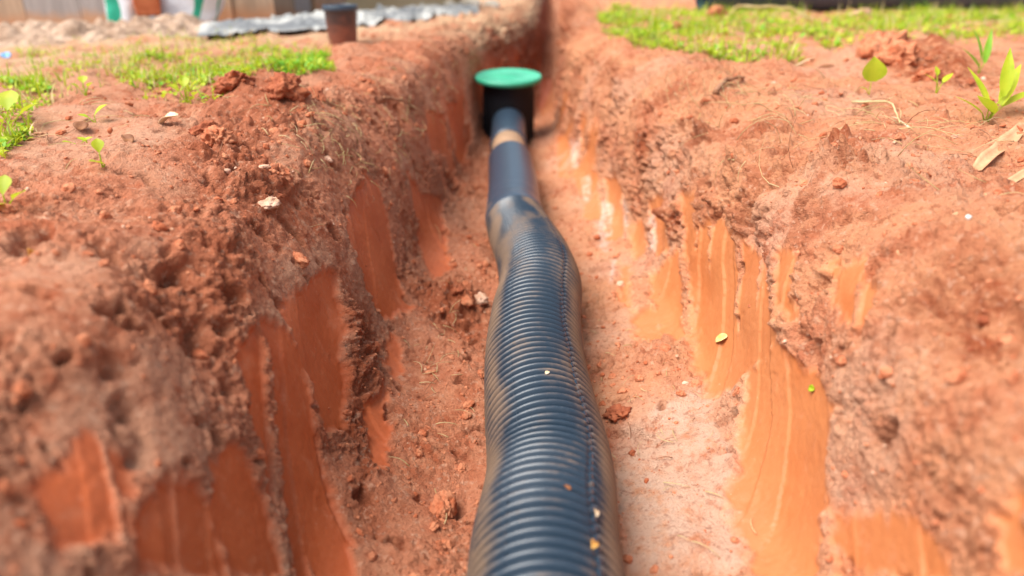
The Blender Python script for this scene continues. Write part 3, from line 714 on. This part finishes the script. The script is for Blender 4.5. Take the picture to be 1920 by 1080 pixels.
def grass_patch(polys, nb, nl, hmin, hmax, label, clumpy, dry=.2, deep=.2, lw=.012):
    mb = MB()
    for poly, b, l in zip(polys, nb, nl):
        for y, t in sample(poly, b, clumpy):
            P0, _ = on(y, t); mi = 1 if rng.random() < dry else (2 if rng.random() < deep else 0)
            blade(mb, P0, hmin + (hmax - hmin) * rng.random() ** 1.5 * (2.2 if rng.random() < .25 else 1), rng.uniform(.002, .0055), rng.uniform(.1, 1.1), mi)
        for y, t in sample(poly, l, clumpy + .10):
            P0, _ = on(y, t); L = rng.uniform(.6, 1.3) * lw; v, f = leaflet_geo(L, L * .75, nu=5)
            v = rot3(v, rng.random() * 6.283, rng.uniform(-.2, .9))
            mb.add(v + P0 + np.array([0, 0, rng.uniform(.002, hmin)]), f, 2 if rng.random() < deep else 3)
    return tag(mb.build('grass', [M['grass'], M['grass_dry'], M['leaf_deep'], M['leaf']]), label, 'grass', kind='stuff')
grass_patch(GRASS_LEFT, (2600, 900), (1500, 800), .010, .036, 'thin yellow green grass and weeds on the left bank', -.05)
grass_patch(GRASS_SPARSE, (1500,), (350,), .010, .04, 'sparse dry grass blades on the sandy soil left of the trench', .05, dry=.5)
grass_patch(GRASS_RIGHT, (7500, 7500), (3600, 3600), .012, .050, 'bright green low grass and clover along the right bank', -.02, dry=.25, deep=.22, lw=.019)
# the brighter clump at the left rim before the pot
grass_patch(CLUMP, (420,), (420,), .018, .045, 'dense bright green clump of low weeds on the left rim before the pot', -1, dry=.03, deep=.6, lw=.016)
def straw(mb, y, t, L, r, mi=0, lift=.004, yaw=None):
    P0, n0 = on(y, t); a = rng.random() * 6.283 if yaw is None else yaw; pts = []
    cur = rng.normal() * .9
    q = np.array(P0) + n0 * lift
    e1 = np.cross(n0, [0, 0, 1.0]) if abs(n0[2]) < .95 else np.array([1., 0, 0]); e1 /= np.linalg.norm(e1); e2 = np.cross(n0, e1)
    for k in range(6):
        u = k / 5; ang = a + cur * u
        pts.append(q + n0 * math.sin(u * 3.1) * L * .12); q = q + (e1 * math.cos(ang) + e2 * math.sin(ang)) * L / 5
    v, f = tube_geo(pts, np.linspace(r, r * .4, 6), 4); mb.add(v, f, mi)
mb = MB()
for (yc, tc, sy, st, n, L) in ((1.42, -.60, .12, .06, 130, .035), (1.75, -.55, .15, .08, 50, .05), (1.7, .66, .25, .06, 70, .06), (1.5, .78, .25, .10, 80, .07), (1.25, .85, .12, .08, 40, .07), (1.2, -.16, .25, .03, 50, .03), (.95, .2, .2, .05, 40, .025), (1.3, -.95, .2, .15, 40, .06), (2.4, -.6, .3, .1, 50, .06), (2.6, .8, .5, .1, 60, .07)):
    for _ in range(n): straw(mb, max(.4, rng.normal(yc, sy)), rng.normal(tc, st), L * rng.uniform(.4, 1.5), rng.uniform(.0004, .0010), 0 if rng.random() < .75 else 1)
tag(mb.build('dry_straw', [M['grass_dry'], M['twig']]), 'fine dry straw and root hairs lying on the clay banks', 'straw', kind='stuff')

# =====================================================================  single weeds
def weed(y, t, leaves, label, mat='leaf', group='single weeds on the banks'):
    """leaves: (stem lean x, lean y, stem height, leaf length, leaf width, yaw, pitch, heart)"""
    P0, _ = on(y, t); P0 = np.array(P0)
    root = empty('weed', tuple(P0), label, 'weed', group)
    for lx, ly, h, L, W, yaw, pit, heart in leaves:
        tip = P0 + np.array([lx, ly, h]); pts = [P0 + (tip - P0) * u + np.array([0, 0, .15 * h * math.sin(u * 3.14)]) - np.array([0, 0, .004 * (1 - u)]) for u in np.linspace(0, 1, 7)]
        mb = MB(); v, f = tube_geo(pts, np.linspace(.0013, .0008, 7), 6); mb.add(v, f); mb.build('stem', M['leaf'], root)
        mb = MB(); v, f = leaflet_geo(L, W, .25, .15, heart, 9); mb.add(rot3(v, yaw, pit) + tip, f); mb.build('leaf', M[mat], root)
def PT(x, y): return y, t_at(x, y)
weed(*SPOT['lone_leaf'], [(.0, .0, .030, .050, .055, .1, 1.35, 0), (-.006, .0, .012, .02, .012, 1.8, .3, 0)], 'lone broad upright leaf on a short stalk on the right bank')
weed(*SPOT['seedling'], [(.0, .0, .018, .034, .016, 1.2, .5, 0), (.01, 0, .022, .034, .014, -1.0, .4, 0), (0, .01, .035, .02, .012, .2, .9, 0)], 'small pale green seedling right of the lone leaf', 'leaf')
weed(*SPOT['big_weed'], [(.0, 0, .030, .085, .020, .5, .75, 0), (.02, 0, .035, .09, .022, -.8, .7, 0), (.01, 0, .02, .09, .026, 2.2, .35, 0), (.02, .0, .05, .085, .022, -.3, 1.1, 0), (-.01, 0, .02, .06, .018, 1.4, .4, 0), (.03, .01, .03, .08, .022, -1.4, .3, 0)], 'big broad bladed green weed at the right edge, out of focus', 'leaf')
weed(*SPOT['tall_weed'], [(.0, 0, .04, .075, .018, .7, 1.0, 0), (.01, 0, .03, .08, .016, -.5, 1.1, 0), (.0, 0, .02, .07, .016, 1.6, .6, 0)], 'taller blade leaved weed behind the big one at the right edge', 'leaf_deep')
weed(*SPOT['left_seedling'], [(0, 0, .026, .020, .020, .3, .6, 1), (.008, 0, .018, .018, .018, -1.8, .5, 1), (-.01, 0, .015, .018, .016, 1.8, .5, 1)], 'small three leaved seedling on the open clay at the left')
weed(*SPOT['tilted'], [(0, 0, .012, .030, .022, -.9, .5, 1), (-.01, 0, .008, .02, .014, 1.6, .2, 1)], 'seedling with one tilted round leaf beside the brown dead leaf')
weed(*SPOT['tiny'], [(0, 0, .006, .02, .015, -.9, .3, 1), (.01, 0, .008, .018, .012, 1.4, .3, 1), (-.012, 0, .006, .018, .012, 2.4, .2, 1)], 'tiny low seedling left of the pale dead leaf')
weed(*SPOT['clover'], [(0, 0, .03, .026, .022, .2, .7, 1), (.012, 0, .028, .024, .02, -1.3, .6, 1), (-.012, 0, .022, .024, .02, 1.3, .5, 1), (.0, .01, .036, .02, .016, .8, .8, 1), (.02, -.01, .015, .022, .018, -2.2, .4, 1)], 'leafy clover like weed at the rim of the left bank')
weed(*SPOT['hang'], [(0, 0, .014, .018, .014, 2.2, .4, 1), (.012, 0, .012, .018, .012, -2.0, .3, 1), (0, -.008, .004, .02, .012, 3.0, .1, 1)], 'low weed hanging over the left rim below the clover like weed')
weed(*SPOT['yellowish'], [(0, 0, .02, .02, .016, .4, .9, 1), (.004, 0, .004, .022, .016, 2.6, .3, 1)], 'yellowish seedling standing on the blurred left bank')
weed(*SPOT['edge_weed'], [(0, 0, .03, .045, .035, .2, .6, 1), (.02, 0, .022, .04, .03, -1.5, .4, 1), (-.02, 0, .03, .045, .035, 1.5, .5, 1), (0, -.02, .012, .04, .03, 3.0, .2, 1)], 'broad leaved yellow green weed at the left edge')
weed(*SPOT['edge_low'], [(0, 0, .016, .026, .020, .2, .7, 1), (.01, 0, .010, .024, .018, -1.8, .4, 1), (0, 0, .004, .022, .018, 2.8, .1, 1)], 'blurred bright weed at the left edge above the dark hole')

# =====================================================================  dead leaves, twigs and other scraps, one by one
def scrap(y, t, L, W, yaw, pit, mat, name, label, cat, curl=.5, lift=.003):
    P0, n0 = on(y, t); v, f = leaflet_geo(L, W, curl, .25, 0, 9); v[:, 1] -= L / 2
    k = perlin(v + y, 1 / L * 1.6, 60); v[:, 2] += k * L * .12
    v = rot3(v, yaw, pit); mb = MB(); v = align(v, n0) + P0 + n0 * lift
    mb.add(v, f); o = mb.build(name, M[mat], origin=tuple(P0))
    s = o.modifiers.new('thick', 'SOLIDIFY'); s.thickness = .0006
    return tag(o, label, cat)
scrap(*SPOT['tan_leaf'], .060, .020, 1.35, .05, 'leaf_tan', 'dead_leaf', 'pale tan dead leaf lying flat on the left bank', 'leaf')
scrap(*SPOT['brown_leaf'], .026, .024, .3, .4, 'leaf_brown', 'dead_leaf', 'dark brown curled dead leaf standing on the clay at the left', 'leaf', .3, .006)
scrap(*SPOT['low_brown'], .034, .016, .8, .2, 'leaf_brown', 'dead_leaf', 'brown leaf scrap hanging over the left bank below the seedlings', 'leaf')
scrap(*SPOT['orange_leaf'], .022, .012, 1.2, .4, 'leaf_orange', 'dead_leaf', 'orange leaf scrap at the mouth of the dark hole at the left', 'leaf')
scrap(*SPOT['yellow_leaf'], .030, .014, 1.0, .1, 'leaf_yellow', 'dead_leaf', 'yellow curled leaf caught on the right wall of the trench', 'leaf', .8)
scrap(*SPOT['green_scrap'], .010, .008, .2, .2, 'leaf', 'leaf_scrap', 'small fresh green leaf scrap on the right wall', 'leaf')
scrap(1.99, 1.08, .10, .012, 1.4, .05, 'leaf_tan', 'dead_leaf', 'long pale blade of dead leaf along the right rim', 'leaf')
scrap(2.03, 1.18, .06, .018, 1.5, .1, 'leaf_brown', 'dead_leaf', 'brown dead leaf at the front edge of the right grass', 'leaf')
scrap(*SPOT['stalk2_a'], .05, .010, .3, .5, 'leaf_tan', 'dead_leaf', 'pale folded straw leaf below the lone leaf on the right', 'leaf')
scrap(2.6, 1.05, .05, .018, 1.4, .1, 'leaf_tan', 'dead_leaf', 'pale dead leaf lying in the front of the right grass', 'leaf')
scrap(2.1, -1.33, .055, .022, 1.4, .2, 'leaf_brown', 'dead_leaf', 'brown dead leaf lying on sandy soil behind the left grass', 'leaf')
scrap(1.72, -.985, .04, .02, .7, .5, 'leaf_brown', 'dead_leaf', 'dark dead leaf tilted up in the left grass', 'leaf', .8, .006)
scrap(*SPOT['blue'], .03, .03, .4, .6, 'blue', 'plastic_scrap', 'small blue plastic scrap at the far left edge', 'scrap', .4, .006)
def stick(pts_yt, r, mat, name, label, cat, lift=.004):
    pts = []; 
    for y, t, l in pts_yt: P0, n0 = on(y, t); pts.append(np.array(P0) + n0 * (lift + l))
    pts = np.array(pts); k = np.linspace(0, len(pts) - 1, 24)
    pts = np.stack([np.interp(k, np.arange(len(pts)), pts[:, c]) for c in range(3)], 1) + rng.normal(size=(24, 3)) * r * .18
    mb = MB(); v, f = tube_geo(pts, r * (1 + .25 * perlin(pts, 90, 61)) * np.linspace(1, .6, 24), 8); mb.add(v, f)
    return tag(mb.build(name, M[mat], origin=tuple(pts[0])), label, cat)
stick([(*SPOT['twig_a'], .006), (1.80, .76, .010), (*SPOT['twig_b'], .008)], .0065, 'twig', 'twig', 'dark twig half stuck in the right rim of the trench', 'twig')
def husk(a, b, w, name, label, cat, rise):
    mb = MB(); n = 16; v = []; side = None
    A = np.array(on(*a)[0]); Bq = np.array(on(*b)[0]); u = (Bq - A) / np.linalg.norm(Bq - A); s_ = np.cross(u, [0, 0, 1.]); s_ /= np.linalg.norm(s_)
    for k in range(n):
        q = k / (n - 1); ww = w * (.35 + .65 * math.sin(math.pi * min(1, .12 + .7 * q))) * (1 + .12 * math.sin(q * 17)); c = A + (Bq - A) * q + np.array([0, 0, rise * math.sin(math.pi * (.1 + .75 * q)) + .003 * math.sin(q * 11)])
        for m in (-1, -.5, 0, .5, 1): v.append(c + s_ * m * ww * .5 + np.array([0, 0, .35 * ww * (abs(m) - .5 * m)]))
    mb.add(v, [(k * 5 + j, k * 5 + j + 1, k * 5 + j + 6, k * 5 + j + 5) for k in range(n - 1) for j in range(4)])
    o = mb.build(name, M['root'], origin=tuple(A)); m_ = o.modifiers.new('thick', 'SOLIDIFY'); m_.thickness = .0012
    return tag(o, label, cat)
husk(SPOT['husk_a'], (1.26, 1.08), .020, 'dead_stalk', 'broad pale husk lying at the right edge under the big weed', 'stalk', .010)
husk(SPOT['husk2_a'], (1.03, .95), .011, 'dead_stalk', 'long thin pale stalk lying along the near right bank, out of focus', 'stalk', .006)
stick([(*SPOT['stalk_c'], .002), (*SPOT['stalk_b'], .014), (1.37, .90, .02), (*SPOT['stalk_a'], .002)], .0022, 'grass_dry', 'straw_stalk', 'bent pale straw stalk below the seedling on the right', 'straw')
stick([(3.35, 1.45, .0), (3.4, 1.5, .07), (3.35, 1.60, .085), (3.25, 1.68, .0)], .006, 'grass_dry', 'straw_stalk', 'arched dry stalk standing in front of the black pipe', 'straw')
stick([(3.2, 2.0, .0), (3.1, 2.15, .06), (3.0, 2.35, .075)], .0025, 'grass_dry', 'straw_stalk', 'long thin leaning stalk over the grass at the top right', 'straw')
stick([(*SPOT['cross_twig_a'], .002), (1.24, -1.03, .004), (*SPOT['cross_twig_b'], .002)], .0025, 'twig', 'twig', 'thin dark twig on the pale crust at the left', 'twig')
stick([(1.85, -.60, .004), (1.95, -.56, .006), (2.02, -.53, .0)], .004, 'twig', 'twig', 'short dark twig on the left rim near the far trench', 'twig')
P0, n0 = on(*SPOT['bark']); mb = MB(); w, f = clod_geo(.05, 3, .22, rugged=.3); w[:, 1] *= .55; w = rot3(w, .6, .25); mb.add(w + P0 + n0 * .014, f)
tag(mb.build('bark_chip', M['bark'], origin=tuple(P0)), 'flat reddish bark chip sticking out at the front of the right grass', 'bark')
P0, n0 = on(*SPOT['white_pebble']); mb = MB(); w, f = clod_geo(.004, 2, .8); mb.add(w + P0 + n0 * .003, f)
tag(mb.build('pebble', M['pebble'], origin=tuple(P0)), 'tiny white pebble shining on the right bank', 'pebble')

for y, deg, L, W, mt, lab in ((.545, 58, .016, .008, 'leaf_orange', 'orange brown leaf scrap stuck on the near end of the ribbed pipe'), (.60, 52, .013, .006, 'leaf_tan', 'pale folded leaf scrap beside the seam of the ribbed pipe'), (.625, 75, .009, .006, 'leaf_brown', 'brown leaf crumb on the crown of the ribbed pipe near the front'), (.885, 86, .008, .006, 'leaf_tan', 'tiny tan leaf scrap on the crown of the pipe halfway along')):
    c_ = along(np.array([y, y + .01]))[0]; a_ = math.radians(deg); n0 = np.array([math.cos(a_), 0, math.sin(a_)]); P0 = c_ + n0 * .0815
    v, f = leaflet_geo(L, W, .5, .2, 0, 7); v[:, 1] -= L / 2; v = align(rot3(v, 1.3 + deg, .05), n0) + P0; mb = MB(); mb.add(v, f)
    o = mb.build('dead_leaf', M[mt], origin=tuple(P0)); m_ = o.modifiers.new('thick', 'SOLIDIFY'); m_.thickness = .0006; tag(o, lab, 'leaf')

# =====================================================================  things on the ground behind
px, py = -.613, 2.84; pz = ground_z(px, py) - .006
pot = empty('plant_pot', (px, py, pz), 'black plastic pot caked with red mud standing left of the trench', 'pot')
mb = MB(); v, f = lathe_geo([(0, 0), (.046, 0), (.049, .003), (.058, .128), (.0585, .130)], 48, (px, py, pz)); mb.add(v, f, 0, np.clip(.55 - np.array(v)[:, 2] * 0 - (np.array(v)[:, 2] - pz) * 5.2, -.3, .6))
v, f = lathe_geo([(.0585, .130), (.0545, .130), (.046, .02), (0, .02)], 48, (px, py, pz)); mb.add(v, f, 0, .2)
mb.build('pot_body', M['potp'], pot, attname='mud')
mb = MB(); v, f = lathe_geo([(.0588, .122), (.0625, .122), (.0632, .126), (.0632, .139), (.0622, .141), (.0565, .141), (.0555, .138), (.0550, .131)], 48, (px, py, pz)); mb.add(v, f, 0, -.25); mb.build('rim', M['sleeve'], pot, attname='mud')

def fence(name, A, Bp, widths, mats, H, label, cat='fence', gap=.006):
    A = np.array(A); Bp = np.array(Bp); L = np.linalg.norm(Bp - A); u = (Bp - A) / L; ang = math.atan2(u[1], u[0]); nrm = np.array([-u[1], u[0]])
    z0 = min(ground_z(*A), ground_z(*Bp)) - .02
    root = empty(name, (A[0], A[1], z0), label, cat)
    s = 0; k = 0
    while s < L - .02:
        w = widths[k % len(widths)]; c = A + u * (s + w / 2); gz = ground_z(c[0], c[1])
        mb = MB(); h = H + rng.normal() * .012; v, f = box_geo((0, 0, 0), (w - gap, .018, h), 0, .0012)
        o_ = np.array([c[0], c[1], gz - .01]); v = np.array(v) + np.array([0, 0, h / 2])
        ca, sa = math.cos(ang), math.sin(ang); v = np.stack([v[:, 0] * ca - v[:, 1] * sa, v[:, 0] * sa + v[:, 1] * ca, v[:, 2]], 1) + o_
        mb.add(v, f); ob = mb.build('board', M[mats[k % len(mats)]], root, smooth=False, origin=tuple(o_))
        s += w; k += 1
    for hz in (.28, H - .22):
        c = (A + Bp) / 2 + nrm * .032; mb = MB(); v, f = box_geo((c[0], c[1], z0 + hz), (L, .04, .07), ang); mb.add(v, f); mb.build('rail', M['rail'], root, smooth=False)
    return root
fence('board_fence', (-3.6, 3.95), (-1.36, 3.80), (.28, .30, .035, .17, .12, .035, .30), ('board_grey', 'board_grey', 'rail', 'board_blue', 'board_grey', 'rail', 'board_tan'), 1.1, 'old grey and blue board fence behind the soil heap at the left')
fence('board_fence', (-1.345, 3.78), (-1.02, 4.62), (.115, .185, .03, .17, .15, .03, .16, .17), ('board_tan', 'board_grey', 'rail', 'board_tan', 'board_grey', 'rail', 'board_tan'), 1.1, 'tan plank fence with dark gaps running back behind the plastic sheet')
a = np.array([-1.01, 4.70]); b = np.array([-.30, 5.35]); c = (a + b) / 2; L = np.linalg.norm(b - a); ang = math.atan2(*(b - a)[::-1]); gz = ground_z(*c)
hoard = empty('hoarding', (c[0], c[1], gz), 'plain beige board panel behind the plastic sheet', 'panel')
mb = MB(); mb.add(*box_geo((c[0], c[1], gz + .5), (L, .03, 1.04), ang)); mb.build('panel_board', M['panel'], hoard, smooth=False)
nn = np.array([-math.sin(ang), math.cos(ang)])
for s in (-.42, .42):
    q = c + (b - a) * s + nn * .042; mb = MB(); mb.add(*box_geo((q[0], q[1], gz + .5), (.05, .05, 1.1), ang)); mb.build('post', M['rail'], hoard, smooth=False)

# crumpled plastic sheet along the foot of the fence
front = np.array([(-1.12, 2.80), (-.90, 2.97), (-.70, 3.22), (-.48, 3.55), (-.33, 4.1), (-.20, 4.7)]); back = np.array([(-1.20, 3.06), (-1.02, 3.38), (-.84, 3.80), (-.66, 4.50), (-.45, 4.95), (-.27, 5.15)])
nu, nv = 160, 40; v = []
for i in range(nu):
    k = i / (nu - 1) * (len(front) - 1)
    fr = np.array([np.interp(k, np.arange(6), front[:, c_]) for c_ in (0, 1)]); bk = np.array([np.interp(k, np.arange(6), back[:, c_]) for c_ in (0, 1)])
    for j in range(nv):
        q = fr + (bk - fr) * j / (nv - 1); v.append((q[0], q[1], 0))
v = np.array(v); v[:, :2] += np.stack([perlin(v, 4, 70), perlin(v, 4, 71)], 1) * .03
z = np.array([ground_z(q[0], q[1]) for q in v]); u = np.tile(np.linspace(0, 1, nv), nu)
v[:, 2] = z + .012 + .016 * np.sin(u * math.pi) * (.6 + perlin(v, 3, 72)) + .012 * np.abs(perlin(v * np.array([1, 1, 0]), 5, 73)) + .004 * np.abs(perlin(v * np.array([1, 1, 0]), 18, 74)) + .02 * u
mb = MB(); mb.add(v, [(i * nv + j, (i + 1) * nv + j, (i + 1) * nv + j + 1, i * nv + j + 1) for i in range(nu - 1) for j in range(nv - 1)])
o = mb.build('plastic_sheet', M['sheet'], origin=(front[2][0], front[2][1], float(z.mean())))
tag(o, 'crumpled grey plastic sheet lying along the foot of the fence', 'plastic sheet')
s = o.modifiers.new('thick', 'SOLIDIFY'); s.thickness = .002

# grey brown soil heap at the left
nh = 180; v = []; hx = np.linspace(-2.75, -1.12, nh); hy = np.linspace(2.72, 3.62, 90)
HX, HY = np.meshgrid(hx, hy, indexing='ij'); q = np.stack([HX.ravel(), HY.ravel(), 0 * HX.ravel()], 1)
prof = sm(HX, -2.75, -2.5) * (1 - sm(HX, -1.42, -1.13)) * sm(HY, 2.72, 3.08) * (1 - sm(HY, 3.35, 3.62))
hh = prof.ravel() * (.035 + .022 * perlin(q, 3.2, 80) + .015 * perlin(q, 8, 81)) + np.sqrt(np.clip(prof.ravel(), 0, 1)) * (.016 * perlin(q, 22, 82) + .012 * clods(HX.ravel(), HY.ravel(), .07, 9, .8) * 3 + .008 * perlin(q, 50, 83))
gz = np.array([ground_z(a, b) for a, b in q[::1, :2]]) if False else np.interp(q[:, 0], [-3, -1], [ground_z(-2.75, 3.1), ground_z(-1.15, 3.0)])
q[:, 2] = gz - .012 + hh
mb = MB(); mb.add(q, [(i * 90 + j, (i + 1) * 90 + j, (i + 1) * 90 + j + 1, i * 90 + j + 1) for i in range(nh - 1) for j in range(89)])
tag(mb.build('soil_heap', M['heap'], origin=(-1.9, 3.1, 0)), 'low grey brown heap of dug soil in front of the left fence', 'soil heap')

# woven sacks slumped behind the heap
def sack(cx, cy, w, d_, h, yaw, bands, label, lean=0):
    gz = ground_z(cx, cy) - .01; nu, nv = 64, 40; V = np.zeros((nv, nu, 3)); 
    for j in range(nv):
        zz = j / (nv - 1); taper = (.55 + .45 * math.sin(math.pi * min(1, zz * .9 + .12))) if zz < .9 else .42 - (zz - .9) * 2.2
        for i in range(nu):
            a = 2 * math.pi * i / nu; ca, sa = math.cos(a), math.sin(a)
            r = (abs(ca) ** 3.2 + abs(sa) ** 3.2) ** (-1 / 3.2)
            V[j, i] = (w / 2 * r * ca * max(taper, .03), d_ / 2 * r * sa * max(taper, .03), h * zz)
    q = V.reshape(-1, 3); q[:, 0] += .02 * perlin(q, 9, 90) + lean * q[:, 2]; q[:, 1] += .02 * perlin(q, 9, 91); 
    q = q * (1 + .05 * perlin(q, 20, 92))[:, None]
    uang = np.tile(np.arange(nu), nv); 
    F = []; MI = []
    for j in range(nv - 1):
        for i in range(nu):
            F.append((j * nu + i, j * nu + (i + 1) % nu, (j + 1) * nu + (i + 1) % nu, (j + 1) * nu + i))
            fr = (i + .5) / nu; MI.append(1 if any(b0 <= fr <= b1 for b0, b1 in bands) else 0)
    ca, sa = math.cos(yaw), math.sin(yaw); q = np.stack([q[:, 0] * ca - q[:, 1] * sa + cx, q[:, 0] * sa + q[:, 1] * ca + cy, q[:, 2] + gz], 1)
    mb = MB(); mb.v = [q]; mb.f = F; mb.mi = MI; mb.at = [np.zeros(len(q))]; mb.n = len(q)
    return tag(mb.build('sack', [M['sack'], M['sack_green']], origin=(cx, cy, gz)), label, 'sack', 'woven sacks by the fence')
sack(-1.46, 3.56, .30, .18, .42, .12, ((.80, .85), (.93, .97)), 'white woven sack with a slanting green stripe by the tan planks', .16)
sack(-1.72, 3.53, .17, .14, .36, -.1, ((.62, .76), (.2, .3)), 'narrow white sack with a broad green band left of the terracotta block', .05)
P0 = np.array((-1.575, 3.45, ground_z(-1.575, 3.45)))
mb = MB(); v, f = box_geo((0, 0, 0), (.11, .09, .12), .3, .006); mb.add(np.array(v) + P0 + np.array([0, 0, .055 + .06]), f)
o = mb.build('terracotta_block', M['brick'], origin=tuple(P0), smooth=False); bv = o.modifiers.new('bevel', 'BEVEL'); bv.width = .008; bv.segments = 2
tag(o, 'rust red terracotta block on the soil heap between the white sacks', 'block')
for (x, y, r, lab) in ((-.40, 5.16, .055, 'cream coloured stone, leftmost of the pale stones before the beige panel'), (-.27, 5.22, .07, 'big cream coloured stone in the middle of the pale stones past the sheet'), (-.14, 5.28, .05, 'cream coloured stone nearest the far trench')):
    P0 = np.array((x, y, ground_z(x, y))); mb = MB(); w, f = clod_geo(r, 3, .75, rugged=.25); mb.add(w + P0 + np.array([0, 0, r * .35]), f)
    tag(mb.build('pale_stone', M['cream'], origin=tuple(P0)), lab, 'stone', 'pale stones past the sheet')

# the second black pipe lying behind the right grass
A = np.array((1.03, 4.32, 0)); Bq = np.array((4.2, 5.1, 0)); rP = .088
zA = ground_z(A[0], A[1]) + rP + .004; zB = ground_z(Bq[0], Bq[1]) + rP + .01
sp = empty('drain_pipe', (A[0], A[1], zA - rP), 'second black pipe lying on the grass behind the right bank', 'pipe')
us = np.linspace(0, 1, 40); pts = np.stack([A[0] + (Bq[0] - A[0]) * us, A[1] + (Bq[1] - A[1]) * us, zA + (zB - zA) * us], 1)
mb = MB(); v, f = tube_geo(pts, np.full(40, rP), 48, caps=False); mb.add(v, f, 0, -.2)
v, f = tube_geo(pts[[0, 2, 4]], np.full(3, rP * .88), 48, caps=False); mb.add(v, [q[::-1] for q in f], 0, -.1)
mb.build('pipe_wall', M['sleeve'], sp, attname='mud')
mb = MB(); v, f = tube_geo(np.stack([pts[0] - (pts[1] - pts[0]) * .06, pts[0], pts[0] + (pts[1] - pts[0]) * .3, pts[0] + (pts[1] - pts[0]) * .9, pts[0] + (pts[1] - pts[0]) * 1.0]), np.array([rP * .90, rP * 1.045, rP * 1.05, rP * 1.05, rP * 1.0]), 48, caps=False); mb.add(v, f, 0, -.2)
mb.build('end_collar', M['sleeve'], sp, attname='mud')

# =====================================================================  camera, sky and sun
cam = bpy.data.cameras.new('camera'); co = bpy.data.objects.new('camera', cam); COL.objects.link(co)
co.location = (0, 0, CAM_H); co.rotation_euler = (math.radians(90 - 23.9), 0, 0)
cam.sensor_width = 36; cam.lens = 26.25; cam.clip_start = .02; cam.clip_end = 400
cam.dof.use_dof = True; cam.dof.focus_distance = 1.14; cam.dof.aperture_fstop = 2.1
scene.camera = co
EL, AZ = 60, -112           # the sun stands high on the left, a little behind
w = bpy.data.worlds.new('World'); scene.world = w; w.use_nodes = True; nt = w.node_tree
sky = nt.nodes.new('ShaderNodeTexSky'); sky.sky_type = 'NISHITA'; sky.sun_disc = False
sky.sun_elevation = math.radians(EL); sky.sun_rotation = math.radians(AZ); sky.dust_density = 3; sky.air_density = 1.0
hs = nt.nodes.new('ShaderNodeHueSaturation'); hs.inputs['Saturation'].default_value = .45; nt.links.new(sky.outputs[0], hs.inputs['Color'])   # thin cloud
bg = nt.nodes['Background']; nt.links.new(hs.outputs[0], bg.inputs['Color']); bg.inputs['Strength'].default_value = .095
sl = bpy.data.lights.new('sun', 'SUN'); sl.energy = 2.5; sl.angle = math.radians(46); sl.color = (1, .955, .88)
so = bpy.data.objects.new('sun', sl); COL.objects.link(so)
az = math.radians(AZ); dirv = Vector((math.sin(az) * math.cos(math.radians(EL)), math.cos(az) * math.cos(math.radians(EL)), math.sin(math.radians(EL))))
so.rotation_euler = dirv.to_track_quat('Z', 'Y').to_euler(); so.location = (0, 0, 5)
scene.view_settings.view_transform = 'Standard'; scene.view_settings.look = 'None'; scene.view_settings.gamma = 1
scene.view_settings.exposure = 1.22
